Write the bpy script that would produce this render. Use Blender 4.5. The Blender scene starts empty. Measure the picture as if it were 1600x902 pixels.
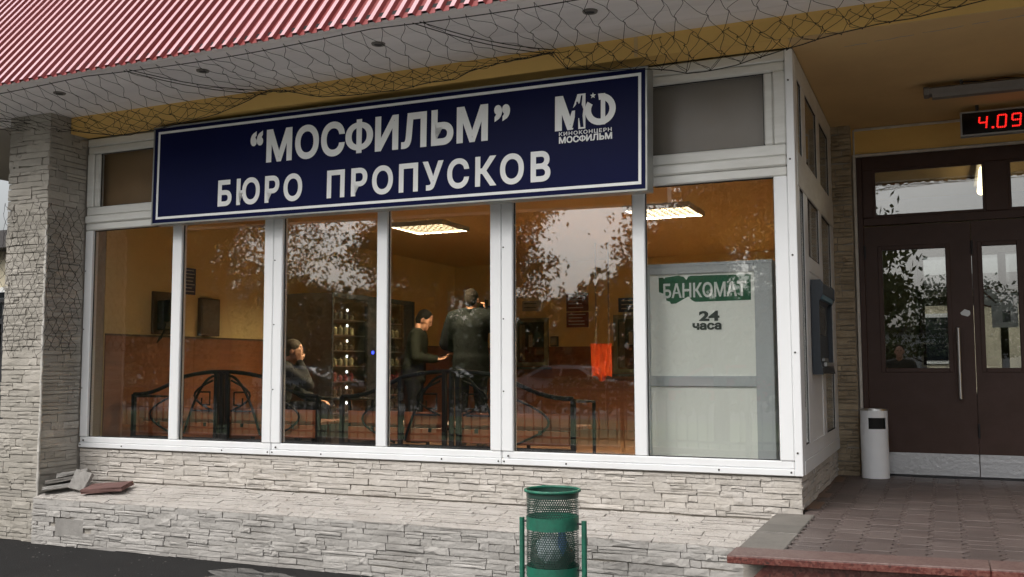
import bpy, bmesh, math, random
import numpy as np
from mathutils import Vector, Matrix
R = math.radians
random.seed(7)
scene = bpy.context.scene
COL = scene.collection

# ------------------------------------------------------------------ camera
CAM = Vector((0.7992, -6.1791, 0.667))
YAW, PITCH, ROLL = R(-23.768), R(4.592), R(-0.178)
FPX = 1526.4
def camera():
    c, s = math.cos(YAW), math.sin(YAW)
    fw = Vector((s*math.cos(PITCH), c*math.cos(PITCH), math.sin(PITCH)))
    r = Vector((c, -s, 0)); u = r.cross(fw)
    r2 = r*math.cos(ROLL) + u*math.sin(ROLL); u2 = -r*math.sin(ROLL) + u*math.cos(ROLL)
    cd = bpy.data.cameras.new('camera'); o = bpy.data.objects.new('camera', cd); COL.objects.link(o)
    cd.sensor_width = 36; cd.lens = FPX/1600*36; cd.clip_start = 0.05; cd.clip_end = 1500
    m = Matrix.Identity(4)
    for i in range(3):
        m[i][0], m[i][1], m[i][2], m[i][3] = r2[i], u2[i], -fw[i], CAM[i]
    o.matrix_world = m
    scene.camera = o
    return r2, u2, fw
CR, CU, CF = camera()
def to_px(p):
    v = Vector(p) - CAM; d = v.dot(CF)
    return (800 + FPX*v.dot(CR)/d, 451 - FPX*v.dot(CU)/d, d)

# ------------------------------------------------------------------ sky, sun, exposure
SUN_EL, SUN_AZ = R(48), R(205)      # azimuth measured from +Y clockwise: high, in front of the building
world = bpy.data.worlds.new('World'); scene.world = world; world.use_nodes = True
wn, wl = world.node_tree.nodes, world.node_tree.links
bg = wn['Background']
sky = wn.new('ShaderNodeTexSky'); sky.sky_type = 'NISHITA'; sky.sun_disc = False
sky.sun_elevation = SUN_EL; sky.sun_rotation = SUN_AZ; sky.air_density = 1.2; sky.dust_density = 6.0; sky.ozone_density = 1.0
hs = wn.new('ShaderNodeHueSaturation'); hs.inputs['Saturation'].default_value = 0.22
wl.new(sky.outputs[0], hs.inputs['Color']); wl.new(hs.outputs[0], bg.inputs['Color'])
bg.inputs['Strength'].default_value = 0.15
sd = bpy.data.lights.new('sun', 'SUN'); so = bpy.data.objects.new('sun', sd); COL.objects.link(so)
sd.energy = 0.5; sd.angle = R(40); sd.color = (1.0, 0.97, 0.92)
sdir = Vector((math.sin(SUN_AZ)*math.cos(SUN_EL), math.cos(SUN_AZ)*math.cos(SUN_EL), math.sin(SUN_EL)))
so.rotation_euler = sdir.to_track_quat('Z', 'Y').to_euler()
vs = scene.view_settings
vs.view_transform = 'Standard'; vs.look = 'None'; vs.gamma = 1; vs.exposure = 0.5; vs.use_curve_mapping = False
cy = scene.cycles
cy.use_denoising = True; cy.max_bounces = 8; cy.transparent_max_bounces = 24; cy.diffuse_bounces = 4; cy.glossy_bounces = 4
cy.sample_clamp_indirect = 6.0
cy.caustics_reflective = False; cy.caustics_refractive = False

# ------------------------------------------------------------------ materials
def lin(r, g, b):
    f = lambda c: (c/255/12.92) if c/255 <= 0.04045 else ((c/255+0.055)/1.055)**2.4
    return (f(r), f(g), f(b))
MATS = {}
def mat(name, base, rough=0.6, metal=0.0, var=0.0, vscale=6.0, dark=None, bump=0.0, bscale=40.0, objvar=0.0, spec=0.5, stretch=(1,1,1), coat=0.0, coords='Object', noise_detail=6):
    """principled material: base colour with noise towards 'dark', per-object value variation and fine bump"""
    m = bpy.data.materials.new(name); m.use_nodes = True
    n, l = m.node_tree.nodes, m.node_tree.links
    p = n['Principled BSDF']
    p.inputs['Roughness'].default_value = rough; p.inputs['Metallic'].default_value = metal
    p.inputs['Specular IOR Level'].default_value = spec; p.inputs['Coat Weight'].default_value = coat
    col = None
    tc = n.new('ShaderNodeTexCoord'); mp = n.new('ShaderNodeMapping'); mp.inputs['Scale'].default_value = stretch
    if coords == 'World':
        gm = n.new('ShaderNodeNewGeometry'); l.new(gm.outputs['Position'], mp.inputs['Vector'])
    else:
        l.new(tc.outputs[coords], mp.inputs['Vector'])
    if var > 0:
        nz = n.new('ShaderNodeTexNoise'); nz.inputs['Scale'].default_value = vscale; nz.inputs['Detail'].default_value = noise_detail
        nz.inputs['Roughness'].default_value = 0.65
        l.new(mp.outputs[0], nz.inputs['Vector'])
        rp = n.new('ShaderNodeMapRange'); rp.inputs['From Min'].default_value = 0.38; rp.inputs['From Max'].default_value = 0.72
        rp.inputs['To Max'].default_value = var
        l.new(nz.outputs['Fac'], rp.inputs['Value'])
        mx = n.new('ShaderNodeMix'); mx.data_type = 'RGBA'
        mx.inputs['A'].default_value = (*base, 1); mx.inputs['B'].default_value = (*(dark or [c*0.5 for c in base]), 1)
        l.new(rp.outputs[0], mx.inputs['Factor']); col = mx.outputs['Result']
    if objvar > 0:
        oi = n.new('ShaderNodeObjectInfo'); mr = n.new('ShaderNodeMapRange')
        mr.inputs['To Min'].default_value = 1-objvar; mr.inputs['To Max'].default_value = 1+objvar
        l.new(oi.outputs['Random'], mr.inputs['Value'])
        hv = n.new('ShaderNodeHueSaturation'); hv.inputs['Color'].default_value = (*base, 1)
        l.new(mr.outputs[0], hv.inputs['Value'])
        if col: l.new(col, hv.inputs['Color'])
        col = hv.outputs[0]
    if col: l.new(col, p.inputs['Base Color'])
    else: p.inputs['Base Color'].default_value = (*base, 1)
    if bump > 0:
        nb = n.new('ShaderNodeTexNoise'); nb.inputs['Scale'].default_value = bscale; nb.inputs['Detail'].default_value = 5
        l.new(mp.outputs[0], nb.inputs['Vector'])
        b = n.new('ShaderNodeBump'); b.inputs['Strength'].default_value = bump; b.inputs['Distance'].default_value = 0.01
        l.new(nb.outputs['Fac'], b.inputs['Height']); l.new(b.outputs[0], p.inputs['Normal'])
    MATS[name] = m
    return m
def glass_mat(name, tint, ior, wob=0.0015, rough=0.0):
    m = bpy.data.materials.new(name); m.use_nodes = True
    n, l = m.node_tree.nodes, m.node_tree.links
    n.remove(n['Principled BSDF']); out = n['Material Output']
    t = n.new('ShaderNodeBsdfTransparent'); t.inputs[0].default_value = (*tint, 1)
    g = n.new('ShaderNodeBsdfGlossy'); g.inputs['Roughness'].default_value = rough; g.inputs[0].default_value = (1, 1, 1, 1)
    # Schlick reflectance, the same from both sides of the sheet; f0 per surface
    f0 = ior
    lw = n.new('ShaderNodeLayerWeight'); lw.inputs['Blend'].default_value = 0.5
    pw = n.new('ShaderNodeMath'); pw.operation = 'POWER'; pw.inputs[1].default_value = 5.0; l.new(lw.outputs['Facing'], pw.inputs[0])
    fr = n.new('ShaderNodeMath'); fr.operation = 'MULTIPLY_ADD'; fr.inputs[1].default_value = 1-f0; fr.inputs[2].default_value = f0; l.new(pw.outputs[0], fr.inputs[0])
    gm = n.new('ShaderNodeNewGeometry')
    nb = n.new('ShaderNodeTexNoise'); nb.inputs['Scale'].default_value = 2.2; nb.inputs['Detail'].default_value = 1.5
    l.new(gm.outputs['Position'], nb.inputs['Vector'])
    b = n.new('ShaderNodeBump'); b.inputs['Strength'].default_value = 1.0; b.inputs['Distance'].default_value = wob
    l.new(nb.outputs['Fac'], b.inputs['Height']); l.new(b.outputs[0], g.inputs['Normal'])
    mx = n.new('ShaderNodeMixShader')
    l.new(fr.outputs[0], mx.inputs[0]); l.new(t.outputs[0], mx.inputs[1]); l.new(g.outputs[0], mx.inputs[2])
    l.new(mx.outputs[0], out.inputs['Surface'])
    MATS[name] = m
    return m
def emit_mat(name, colr, strength):
    m = bpy.data.materials.new(name); m.use_nodes = True
    n, l = m.node_tree.nodes, m.node_tree.links
    n.remove(n['Principled BSDF'])
    e = n.new('ShaderNodeEmission'); e.inputs[0].default_value = (*colr, 1); e.inputs[1].default_value = strength
    l.new(e.outputs[0], n['Material Output'].inputs['Surface'])
    MATS[name] = m
    return m
def perforated_mat(name, base):
    """painted sheet metal punched with round holes; UV is in metres along the wall"""
    m = mat(name, base, rough=0.35, var=0.6, vscale=9, dark=(0.02, 0.03, 0.025))
    n, l = m.node_tree.nodes, m.node_tree.links
    uv = n.new('ShaderNodeTexCoord'); sp = n.new('ShaderNodeSeparateXYZ'); l.new(uv.outputs['UV'], sp.inputs[0])
    def M(op, a, b=None, c=None):
        q = n.new('ShaderNodeMath'); q.operation = op
        for i, v in enumerate((a, b, c)):
            if v is None: continue
            if isinstance(v, (int, float)): q.inputs[i].default_value = v
            else: l.new(v, q.inputs[i])
        return q.outputs[0]
    pu, pv = 0.0135, 0.0118
    v = M('DIVIDE', sp.outputs['Y'], pv); row = M('FLOOR', v)
    off = M('MULTIPLY', M('MODULO', row, 2.0), 0.5)
    u = M('ADD', M('DIVIDE', sp.outputs['X'], pu), off)
    du = M('MULTIPLY', M('SUBTRACT', M('FRACT', u), 0.5), pu); dv = M('MULTIPLY', M('SUBTRACT', M('FRACT', v), 0.5), pv)
    d = M('SQRT', M('ADD', M('MULTIPLY', du, du), M('MULTIPLY', dv, dv)))
    hole = M('LESS_THAN', d, 0.0046)
    t = n.new('ShaderNodeBsdfTransparent'); mx = n.new('ShaderNodeMixShader')
    l.new(hole, mx.inputs[0]); l.new(n['Principled BSDF'].outputs[0], mx.inputs[1]); l.new(t.outputs[0], mx.inputs[2])
    l.new(mx.outputs[0], n['Material Output'].inputs['Surface'])
    return m

mat('stone', (0.51, 0.475, 0.435), rough=0.85, var=0.55, vscale=5.0, dark=(0.36, 0.325, 0.275), bump=0.7, bscale=48, objvar=0.10, coords='World')
mat('stone_grey', (0.42, 0.40, 0.375), rough=0.9, var=0.65, vscale=3.0, dark=(0.25, 0.235, 0.215), bump=0.7, bscale=48, objvar=0.14, coords='World')
mat('stone_cap', (0.45, 0.42, 0.39), rough=0.9, var=0.6, vscale=5.0, dark=(0.34, 0.305, 0.27), bump=1.0, bscale=50, objvar=0.06, coords='World')
mat('stone_pillar', (0.41, 0.38, 0.335), rough=0.9, var=0.7, vscale=2.6, dark=(0.24, 0.22, 0.18), bump=0.5, bscale=60, objvar=0.13, coords='World')
mat('stone_pier', (0.36, 0.29, 0.20), rough=0.9, var=0.7, vscale=6, dark=(0.17, 0.13, 0.08), bump=0.5, bscale=60, objvar=0.15, coords='World')
mat('mortar', (0.36, 0.33, 0.29), rough=0.95, bump=0.4, bscale=80, coords='World')
mat('grout_white', (0.62, 0.59, 0.54), rough=0.9, var=0.5, vscale=12, coords='World', bump=0.5)
mat('pvc', (0.78, 0.79, 0.80), rough=0.32, var=0.25, vscale=2.0, dark=(0.58, 0.575, 0.55), coords='World', stretch=(1, 1, 0.25))
mat('pvc_old', (0.70, 0.70, 0.67), rough=0.45, var=0.55, vscale=4.0, dark=(0.47, 0.455, 0.41), coords='World', stretch=(0.5, 1, 3))
mat('gasket', (0.012, 0.012, 0.013), rough=0.7)
mat('screw', (0.05, 0.045, 0.04), rough=0.5, metal=0.6)
mat('paint_yellow', (0.74, 0.48, 0.15), rough=0.75, var=0.35, vscale=2.5, dark=(0.56, 0.36, 0.12), coords='World', bump=0.15, bscale=25)
mat('ceiling_yellow', (0.60, 0.42, 0.20), rough=0.8, var=0.5, vscale=1.8, dark=(0.46, 0.31, 0.16), coords='World', bump=0.25, bscale=18)
mat('soffit_white', (0.84, 0.81, 0.81), rough=0.55, var=0.4, vscale=3.0, dark=(0.62, 0.59, 0.58), objvar=0.03, coords='World', stretch=(0.3, 2, 1))
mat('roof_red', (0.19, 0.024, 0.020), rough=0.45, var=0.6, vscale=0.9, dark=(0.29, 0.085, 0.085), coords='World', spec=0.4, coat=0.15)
mat('roof_pink', (0.62, 0.36, 0.39), rough=0.4, var=0.4, vscale=1.6, dark=(0.36, 0.10, 0.10), coords='World', coat=0.3)
mat('sign_blue', (0.0032, 0.0055, 0.040), rough=0.4, spec=0.08, var=0.3, vscale=3, dark=(0.003, 0.0045, 0.028), coords='World')
mat('sign_white', (0.76, 0.77, 0.76), rough=0.5)
mat('sign_edge', (0.34, 0.35, 0.33), rough=0.4, metal=0.55, var=0.4, vscale=10)
mat('net_cord', (0.018, 0.015, 0.012), rough=0.9)
mat('asphalt', (0.017, 0.0165, 0.0165), spec=0.25, rough=0.8, var=0.8, vscale=1.4, dark=(0.009, 0.0085, 0.0085), bump=0.8, bscale=120, coords='World')
mat('puddle', (0.045, 0.045, 0.045), rough=0.06, var=0.4, vscale=10, coords='World')
mat('paver', (0.112, 0.088, 0.080), rough=0.55, var=0.75, vscale=2.4, dark=(0.068, 0.047, 0.043), bump=0.35, bscale=150, objvar=0.16, coords='World')
mat('paver_bed', (0.035, 0.026, 0.022), rough=0.9, coords='World')
mat('slab_grey', (0.165, 0.152, 0.135), rough=0.7, var=0.5, vscale=5, bump=0.3, bscale=90, objvar=0.1, coords='World')
def granite(name, a, b, c, rough=0.42):
    m = mat(name, a, rough=rough); n, l = m.node_tree.nodes, m.node_tree.links
    gm = n.new('ShaderNodeNewGeometry'); vo = n.new('ShaderNodeTexVoronoi'); vo.inputs['Scale'].default_value = 95
    nz = n.new('ShaderNodeTexNoise'); nz.inputs['Scale'].default_value = 9; nz.inputs['Detail'].default_value = 8; nz.inputs['Roughness'].default_value = 0.75
    l.new(gm.outputs['Position'], vo.inputs['Vector']); l.new(gm.outputs['Position'], nz.inputs['Vector'])
    sx = n.new('ShaderNodeSeparateColor'); l.new(vo.outputs['Color'], sx.inputs[0])
    r = n.new('ShaderNodeValToRGB'); e = r.color_ramp.elements
    e[0].position = 0.0; e[0].color = (*c, 1); e[1].position = 1.0; e[1].color = (*b, 1)
    e2 = r.color_ramp.elements.new(0.35); e2.color = (*a, 1)
    ad = n.new('ShaderNodeMath'); ad.operation = 'MULTIPLY_ADD'; ad.inputs[1].default_value = 0.7
    l.new(sx.outputs[0], ad.inputs[0]); 
    sb = n.new('ShaderNodeMath'); sb.operation = 'MULTIPLY_ADD'; sb.inputs[1].default_value = 1.2; sb.inputs[2].default_value = -0.45
    l.new(nz.outputs['Fac'], sb.inputs[0]); l.new(sb.outputs[0], ad.inputs[2])
    l.new(ad.outputs[0], r.inputs[0]); l.new(r.outputs[0], n['Principled BSDF'].inputs['Base Color'])
granite('granite_red', (0.105, 0.022, 0.016), (0.20, 0.085, 0.065), (0.035, 0.016, 0.014))
granite('granite_top', (0.135, 0.082, 0.072), (0.17, 0.12, 0.105), (0.095, 0.05, 0.043), rough=0.55)
mat('door_brown', (0.054, 0.030, 0.023), rough=0.45, var=0.5, vscale=7, dark=(0.075, 0.044, 0.040), coords='World', bump=0.12, bscale=160, spec=0.25)
mat('steel', (0.55, 0.55, 0.55), rough=0.3, metal=1.0)
mat('dark_metal', (0.03, 0.03, 0.033), rough=0.5, metal=0.3)
mat('black_iron', (0.006, 0.006, 0.007), rough=0.7, spec=0.15)
mat('fence_paint', (0.02, 0.03, 0.025), rough=0.5)
def checker_plate():
    m = mat('tread_plate', (0.52, 0.53, 0.55), rough=0.38, metal=0.85); n, l = m.node_tree.nodes, m.node_tree.links
    gm = n.new('ShaderNodeNewGeometry'); mp = n.new('ShaderNodeMapping'); mp.inputs['Rotation'].default_value = (0, R(45), 0)
    l.new(gm.outputs['Position'], mp.inputs[0])
    ck = n.new('ShaderNodeTexChecker'); ck.inputs['Scale'].default_value = 34; l.new(mp.outputs[0], ck.inputs['Vector'])
    nz = n.new('ShaderNodeTexNoise'); nz.inputs['Scale'].default_value = 30; l.new(gm.outputs['Position'], nz.inputs['Vector'])
    b = n.new('ShaderNodeBump'); b.inputs['Strength'].default_value = 1.0; b.inputs['Distance'].default_value = 0.012
    ad = n.new('ShaderNodeMath'); ad.operation = 'MULTIPLY_ADD'; ad.inputs[1].default_value = 0.25; l.new(nz.outputs['Fac'], ad.inputs[0]); l.new(ck.outputs['Fac'], ad.inputs[2])
    l.new(ad.outputs[0], b.inputs['Height']); l.new(b.outputs[0], n['Principled BSDF'].inputs['Normal'])
checker_plate()
mat('white_enamel', (0.84, 0.86, 0.89), rough=0.3, var=0.2, vscale=6, dark=(0.6, 0.61, 0.63))
mat('black_hole', (0.006, 0.006, 0.006), rough=0.8)
mat('bin_green', (0.012, 0.150, 0.092), rough=0.5, var=0.8, vscale=11, dark=(0.02, 0.06, 0.045), bump=0.2, bscale=60)
perforated_mat('bin_mesh', (0.02, 0.06, 0.045))
mat('bag_plastic', (0.55, 0.60, 0.64), rough=0.25, var=0.6, vscale=12, dark=(0.12, 0.15, 0.18), bump=0.8, bscale=30)
mat('bag_blue', (0.10, 0.16, 0.36), rough=0.3)
mat('litter_dark', (0.05, 0.045, 0.045), rough=0.6, var=0.6, vscale=20, dark=(0.2, 0.17, 0.15))
glass_mat('glass', (0.92, 0.92, 0.90), 0.12, wob=0.0004, rough=0.015)
glass_mat('glass_door', (0.80, 0.82, 0.82), 0.15, wob=0.0003)
glass_mat('glass_film', (0.88, 0.88, 0.88), 0.03, wob=0.001, rough=0.3)
mat('room_yellow', (0.72, 0.56, 0.26), rough=0.8, var=0.25, vscale=1.5, coords='World')
mat('room_ceiling', (0.60, 0.43, 0.19), rough=0.8, coords='World')
mat('dado_brown', (0.25, 0.090, 0.034), rough=0.45, var=0.6, vscale=3, dark=(0.13, 0.048, 0.02), coords='World', stretch=(0.6, 0.6, 8))
mat('room_floor', (0.13, 0.07, 0.04), rough=0.35, var=0.4, vscale=3, coords='World')
mat('board_grey', (0.33, 0.29, 0.24), rough=0.8, var=0.5, vscale=4, dark=(0.26, 0.21, 0.15), coords='World')
mat('board_brown', (0.32, 0.19, 0.075), rough=0.8, var=0.4, vscale=3, coords='World')
mat('orange_wood', (0.27, 0.072, 0.02), rough=0.45, var=0.6, vscale=4, dark=(0.15, 0.04, 0.013), stretch=(1, 8, 8))
mat('notice_blue', (0.012, 0.028, 0.12), rough=0.5, var=0.2, vscale=20)
mat('notice_red', (0.14, 0.018, 0.018), rough=0.5)
mat('ink_pale', (0.55, 0.55, 0.55), rough=0.6)
mat('ink_dark', (0.03, 0.03, 0.035), rough=0.6)
mat('paper', (0.72, 0.72, 0.72), rough=0.8)
mat('photo_grey', (0.16, 0.16, 0.17), rough=0.6, var=0.5, vscale=30)
mat('box_brown', (0.085, 0.045, 0.022), rough=0.5, var=0.4, vscale=6)
mat('cabinet_grey', (0.20, 0.185, 0.15), rough=0.5)
mat('vending_dark', (0.02, 0.02, 0.022), rough=0.25)
mat('frame_olive', (0.20, 0.20, 0.13), rough=0.5)
mat('counter_dark', (0.05, 0.055, 0.05), rough=0.4)
mat('vest_orange', (0.82, 0.10, 0.015), rough=0.8, var=0.3, vscale=14)
mat('booth_panel', (0.83, 0.87, 0.86), rough=0.35, var=0.2, vscale=2, dark=(0.74, 0.78, 0.78))
mat('booth_frame', (0.46, 0.50, 0.54), rough=0.4)
mat('sticker_green', (0.008, 0.105, 0.055), rough=0.4)
mat('sticker_white', (0.68, 0.72, 0.72), rough=0.5)
mat('sticker_dark', (0.035, 0.05, 0.05), rough=0.5)
mat('atm_dark', (0.025, 0.032, 0.042), rough=0.4, var=0.3, vscale=5)
mat('atm_blue', (0.10, 0.22, 0.30), rough=0.3)
mat('lamp_grey', (0.17, 0.155, 0.14), rough=0.5, var=0.4, vscale=8)
mat('clock_black', (0.006, 0.004, 0.004), rough=0.25)
mat('louvre_gold', (0.0042, 0.0022, 0.0005), rough=0.5)
mat('aluminium', (0.42, 0.43, 0.43), rough=0.4, metal=0.6)
emit_mat('led_red', (1.0, 0.02, 0.015), 1.2)
emit_mat('tube_warm', (1.0, 0.80, 0.50), 190.0)
emit_mat('tube_bright', (1.0, 0.80, 0.45), 5.0)
emit_mat('led_white', (0.9, 0.95, 1.0), 6.0)
emit_mat('led_blue', (0.03, 0.06, 1.0), 4.0)
mat('skin', (0.42, 0.225, 0.15), rough=0.55)
mat('hair_dark', (0.010, 0.008, 0.007), rough=0.8, spec=0.08)
mat('hair_grey', (0.11, 0.095, 0.08), rough=0.8, spec=0.1)
mat('jacket_dark', (0.004, 0.0055, 0.006), spec=0.1, rough=0.85, var=0.4, vscale=12)
mat('jacket_green', (0.013, 0.015, 0.012), spec=0.1, rough=0.85, var=0.4, vscale=12)
mat('coat_black', (0.012, 0.013, 0.015), rough=0.85)
mat('trousers', (0.006, 0.0065, 0.009), rough=0.85, spec=0.1)
mat('shoe', (0.01, 0.009, 0.009), rough=0.5)
mat('eye', (0.01, 0.01, 0.01), rough=0.2)
mat('phone_black', (0.008, 0.008, 0.009), rough=0.2)
mat('bark', (0.075, 0.058, 0.045), rough=0.95, var=0.6, vscale=8, bump=0.8, bscale=30)
mat('leaf', (0.058, 0.088, 0.022), rough=0.6, var=0.6, vscale=1.2, dark=(0.03, 0.055, 0.015))
mat('leaf_autumn', (0.15, 0.085, 0.025), rough=0.6, var=0.7, vscale=1.2, dark=(0.07, 0.07, 0.02))
mat('lawn', (0.05, 0.085, 0.022), rough=0.95, var=0.7, vscale=2, bump=0.8, bscale=60, coords='World')
mat('bounce_paving', (0.36, 0.35, 0.335), rough=0.85, var=0.5, vscale=1.5, bump=0.4, bscale=60, coords='World')
mat('road', (0.05, 0.05, 0.05), rough=0.85, bump=0.5, bscale=90, coords='World')
mat('car_white', (0.42, 0.43, 0.45), rough=0.25, coat=0.5)
mat('car_red', (0.30, 0.03, 0.025), rough=0.25, coat=0.5)
mat('car_dark', (0.03, 0.035, 0.045), rough=0.25, coat=0.5)
mat('car_glass', (0.01, 0.012, 0.014), rough=0.05)
mat('tyre', (0.015, 0.015, 0.015), rough=0.8)
mat('lamp_red', (0.3, 0.01, 0.01), rough=0.2)
mat('lamp_clear', (0.6, 0.6, 0.6), rough=0.1)
mat('house_cream', (0.55, 0.49, 0.36), rough=0.85, var=0.3, vscale=1, coords='World')
mat('house_white', (0.68, 0.68, 0.66), rough=0.85, var=0.3, vscale=1, coords='World')
mat('house_roof', (0.05, 0.045, 0.045), rough=0.7)
mat('rust_brown', (0.10, 0.035, 0.025), rough=0.8)
mat('container_blue', (0.02, 0.09, 0.32), rough=0.5)
mat('broken_red', (0.16, 0.085, 0.075), rough=0.85, var=0.6, vscale=12, bump=0.4)
mat('concrete', (0.30, 0.285, 0.265), rough=0.9, var=0.5, vscale=10, bump=0.4, bscale=70)

# ------------------------------------------------------------------ mesh helpers
def tag(o, label=None, cat=None, group=None, kind=None):
    if label: o['label'] = label
    if cat: o['category'] = cat
    if group: o['group'] = group
    if kind: o['kind'] = kind
    return o
ROOT = {}
def root_loc(o):
    return ROOT.get(o.name, Vector((0, 0, 0)))
def thing(name, loc, label, cat, group=None, rotz=0.0):
    o = bpy.data.objects.new(name, None); COL.objects.link(o)
    o.empty_display_size = 0.1
    o.location = loc; o.rotation_euler = (0, 0, rotz); ROOT[o.name] = Vector(loc)
    return tag(o, label, cat, group)
class MB:
    """collects shapes; build() links them as ONE mesh object"""
    def __init__(self): self.v, self.f = [], []
    def add(self, vs, fs):
        k = len(self.v); self.v += [tuple(p) for p in vs]; self.f += [tuple(i+k for i in f) for f in fs]; return self
    def box(self, x0, x1, y0, y1, z0, z1):
        return self.add([(x0,y0,z0),(x1,y0,z0),(x1,y1,z0),(x0,y1,z0),(x0,y0,z1),(x1,y0,z1),(x1,y1,z1),(x0,y1,z1)],
            [(3,2,1,0),(4,5,6,7),(0,1,5,4),(1,2,6,5),(2,3,7,6),(3,0,4,7)])
    def tube(self, pts, rad, n=6, caps=True, closed=False):
        pts = [Vector(p) for p in pts]; m = len(pts)
        if not hasattr(rad, '__len__'): rad = [rad]*m
        vs, fs = [], []; up = None
        for i, p in enumerate(pts):
            a = pts[i-1] if (i or closed) else p; b = pts[(i+1) % m] if (i < m-1 or closed) else p
            t = (b-a).normalized()
            if up is None: up = Vector((0,0,1)) if abs(t.z) < 0.9 else Vector((1,0,0))
            s = t.cross(up); 
            if s.length < 1e-6: s = t.orthogonal()
            s.normalize(); up = s.cross(t).normalized()
            for k in range(n):
                an = 2*math.pi*k/n
                vs.append(p + (s*math.cos(an) + up*math.sin(an))*rad[i])
        for i in range(m if closed else m-1):
            j = (i+1) % m
            for k in range(n):
                fs.append((i*n+k, i*n+(k+1)%n, j*n+(k+1)%n, j*n+k))
        if caps and not closed:
            fs.append(tuple(range(n-1, -1, -1))); fs.append(tuple((m-1)*n+k for k in range(n)))
        return self.add(vs, fs)
    def lathe(self, prof, c, n=32, ax='z'):
        vs, fs = [], []; c = Vector(c)
        for r, h in prof:
            for k in range(n):
                a = 2*math.pi*k/n
                q = {'z': (r*math.cos(a), r*math.sin(a), h), 'y': (r*math.cos(a), h, r*math.sin(a)), 'x': (h, r*math.cos(a), r*math.sin(a))}[ax]
                vs.append(c + Vector(q))
        for i in range(len(prof)-1):
            for k in range(n):
                fs.append((i*n+k, i*n+(k+1)%n, (i+1)*n+(k+1)%n, (i+1)*n+k))
        return self.add(vs, fs)
    def prism(self, poly, axis, a, b):
        """poly: 2D outline; extruded along axis from a to b"""
        n = len(poly); vs = []
        for h in (a, b):
            for p, q in poly:
                vs.append({'x': (h, p, q), 'y': (p, h, q), 'z': (p, q, h)}[axis])
        fs = [tuple(range(n)), tuple(range(2*n-1, n-1, -1))] + [(i+n, (i+1)%n+n, (i+1)%n, i) for i in range(n)]
        return self.add(vs, fs)
    def ball(self, c, r, nu=12, nv=8):
        c = Vector(c); r = r if hasattr(r, '__len__') else (r, r, r)
        vs = [c + Vector((0, 0, -r[2]))]; fs = []
        for i in range(1, nv):
            t = -math.pi/2 + math.pi*i/nv
            for k in range(nu):
                a = 2*math.pi*k/nu
                vs.append(c + Vector((r[0]*math.cos(t)*math.cos(a), r[1]*math.cos(t)*math.sin(a), r[2]*math.sin(t))))
        vs.append(c + Vector((0, 0, r[2]))); last = len(vs)-1
        for k in range(nu):
            fs.append((0, 1+(k+1)%nu, 1+k)); fs.append((last, 1+(nv-2)*nu+k, 1+(nv-2)*nu+(k+1)%nu))
        for i in range(nv-2):
            for k in range(nu):
                a, b = 1+i*nu+k, 1+i*nu+(k+1)%nu
                fs.append((a, b, b+nu, a+nu))
        return self.add(vs, fs)
    def build(self, name, material, parent=None, local=False, bevel=0.0, smooth=False, fix=True):
        me = bpy.data.meshes.new(name)
        off = Vector((0,0,0))
        if parent is not None and not local:
            p = parent
            while p.parent: p = p.parent
            off = root_loc(p)
        me.from_pydata([tuple(Vector(v)-off) for v in self.v], [], self.f)
        if fix or bevel:
            bm = bmesh.new(); bm.from_mesh(me)
            if bevel: bmesh.ops.bevel(bm, geom=list(bm.edges), offset=bevel, segments=1, affect='EDGES', clamp_overlap=True)
            if fix: bmesh.ops.recalc_face_normals(bm, faces=bm.faces)
            bm.to_mesh(me); bm.free()
        if smooth:
            for p in me.polygons: p.use_smooth = True
        me.materials.append(MATS[material])
        o = bpy.data.objects.new(name, me); COL.objects.link(o)
        if parent is not None: o.parent = parent
        return o
def box(name, b, material, parent=None, bevel=0.0, local=False):
    return MB().box(*b).build(name, material, parent, local=local, bevel=bevel)
def smooth_by_angle(o, deg=40):
    bm = bmesh.new(); bm.from_mesh(o.data)
    for f in bm.faces: f.smooth = True
    for e in bm.edges:
        if len(e.link_faces) == 2: e.smooth = e.calc_face_angle(0) < R(deg)
    bm.to_mesh(o.data); bm.free()
def text(name, s, size, xs, loc, rot, material, parent=None, offset=0.0, extrude=0.0015, width=None, align='LEFT', spacing=1.0, shear=0.0):
    """lettering as a mesh; local to its parent; width fits the line to that many metres"""
    cu = bpy.data.curves.new(name, 'FONT'); cu.body = s; cu.size = size; cu.bevel_depth = offset; cu.bevel_resolution = 0; cu.extrude = extrude
    cu.align_x = align; cu.space_character = spacing; cu.shear = shear; cu.resolution_u = 4
    t = bpy.data.objects.new(name, cu); COL.objects.link(t)
    dg = bpy.context.evaluated_depsgraph_get()
    me = bpy.data.meshes.new_from_object(t.evaluated_get(dg)); bpy.data.objects.remove(t); bpy.data.curves.remove(cu)
    if width:
        xsv = [v.co.x for v in me.vertices]; k = width/(max(xsv)-min(xsv)); x0 = min(xsv)
        for v in me.vertices: v.co.x = (v.co.x-x0)*k
    else:
        for v in me.vertices: v.co.x *= xs
    e_ = max(extrude, .0004)      # face stands a little proud of its bold rim
    for v in me.vertices: v.co.z = math.copysign(e_ if abs(v.co.z) > extrude*1.02+1e-6 or offset == 0 else e_*.6, v.co.z)
    for p in me.polygons: p.use_smooth = False
    o = bpy.data.objects.new(name, me); COL.objects.link(o)
    me.materials.clear(); me.materials.append(MATS[material])
    o.parent = parent; o.location = loc; o.rotation_euler = rot
    return o
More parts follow.
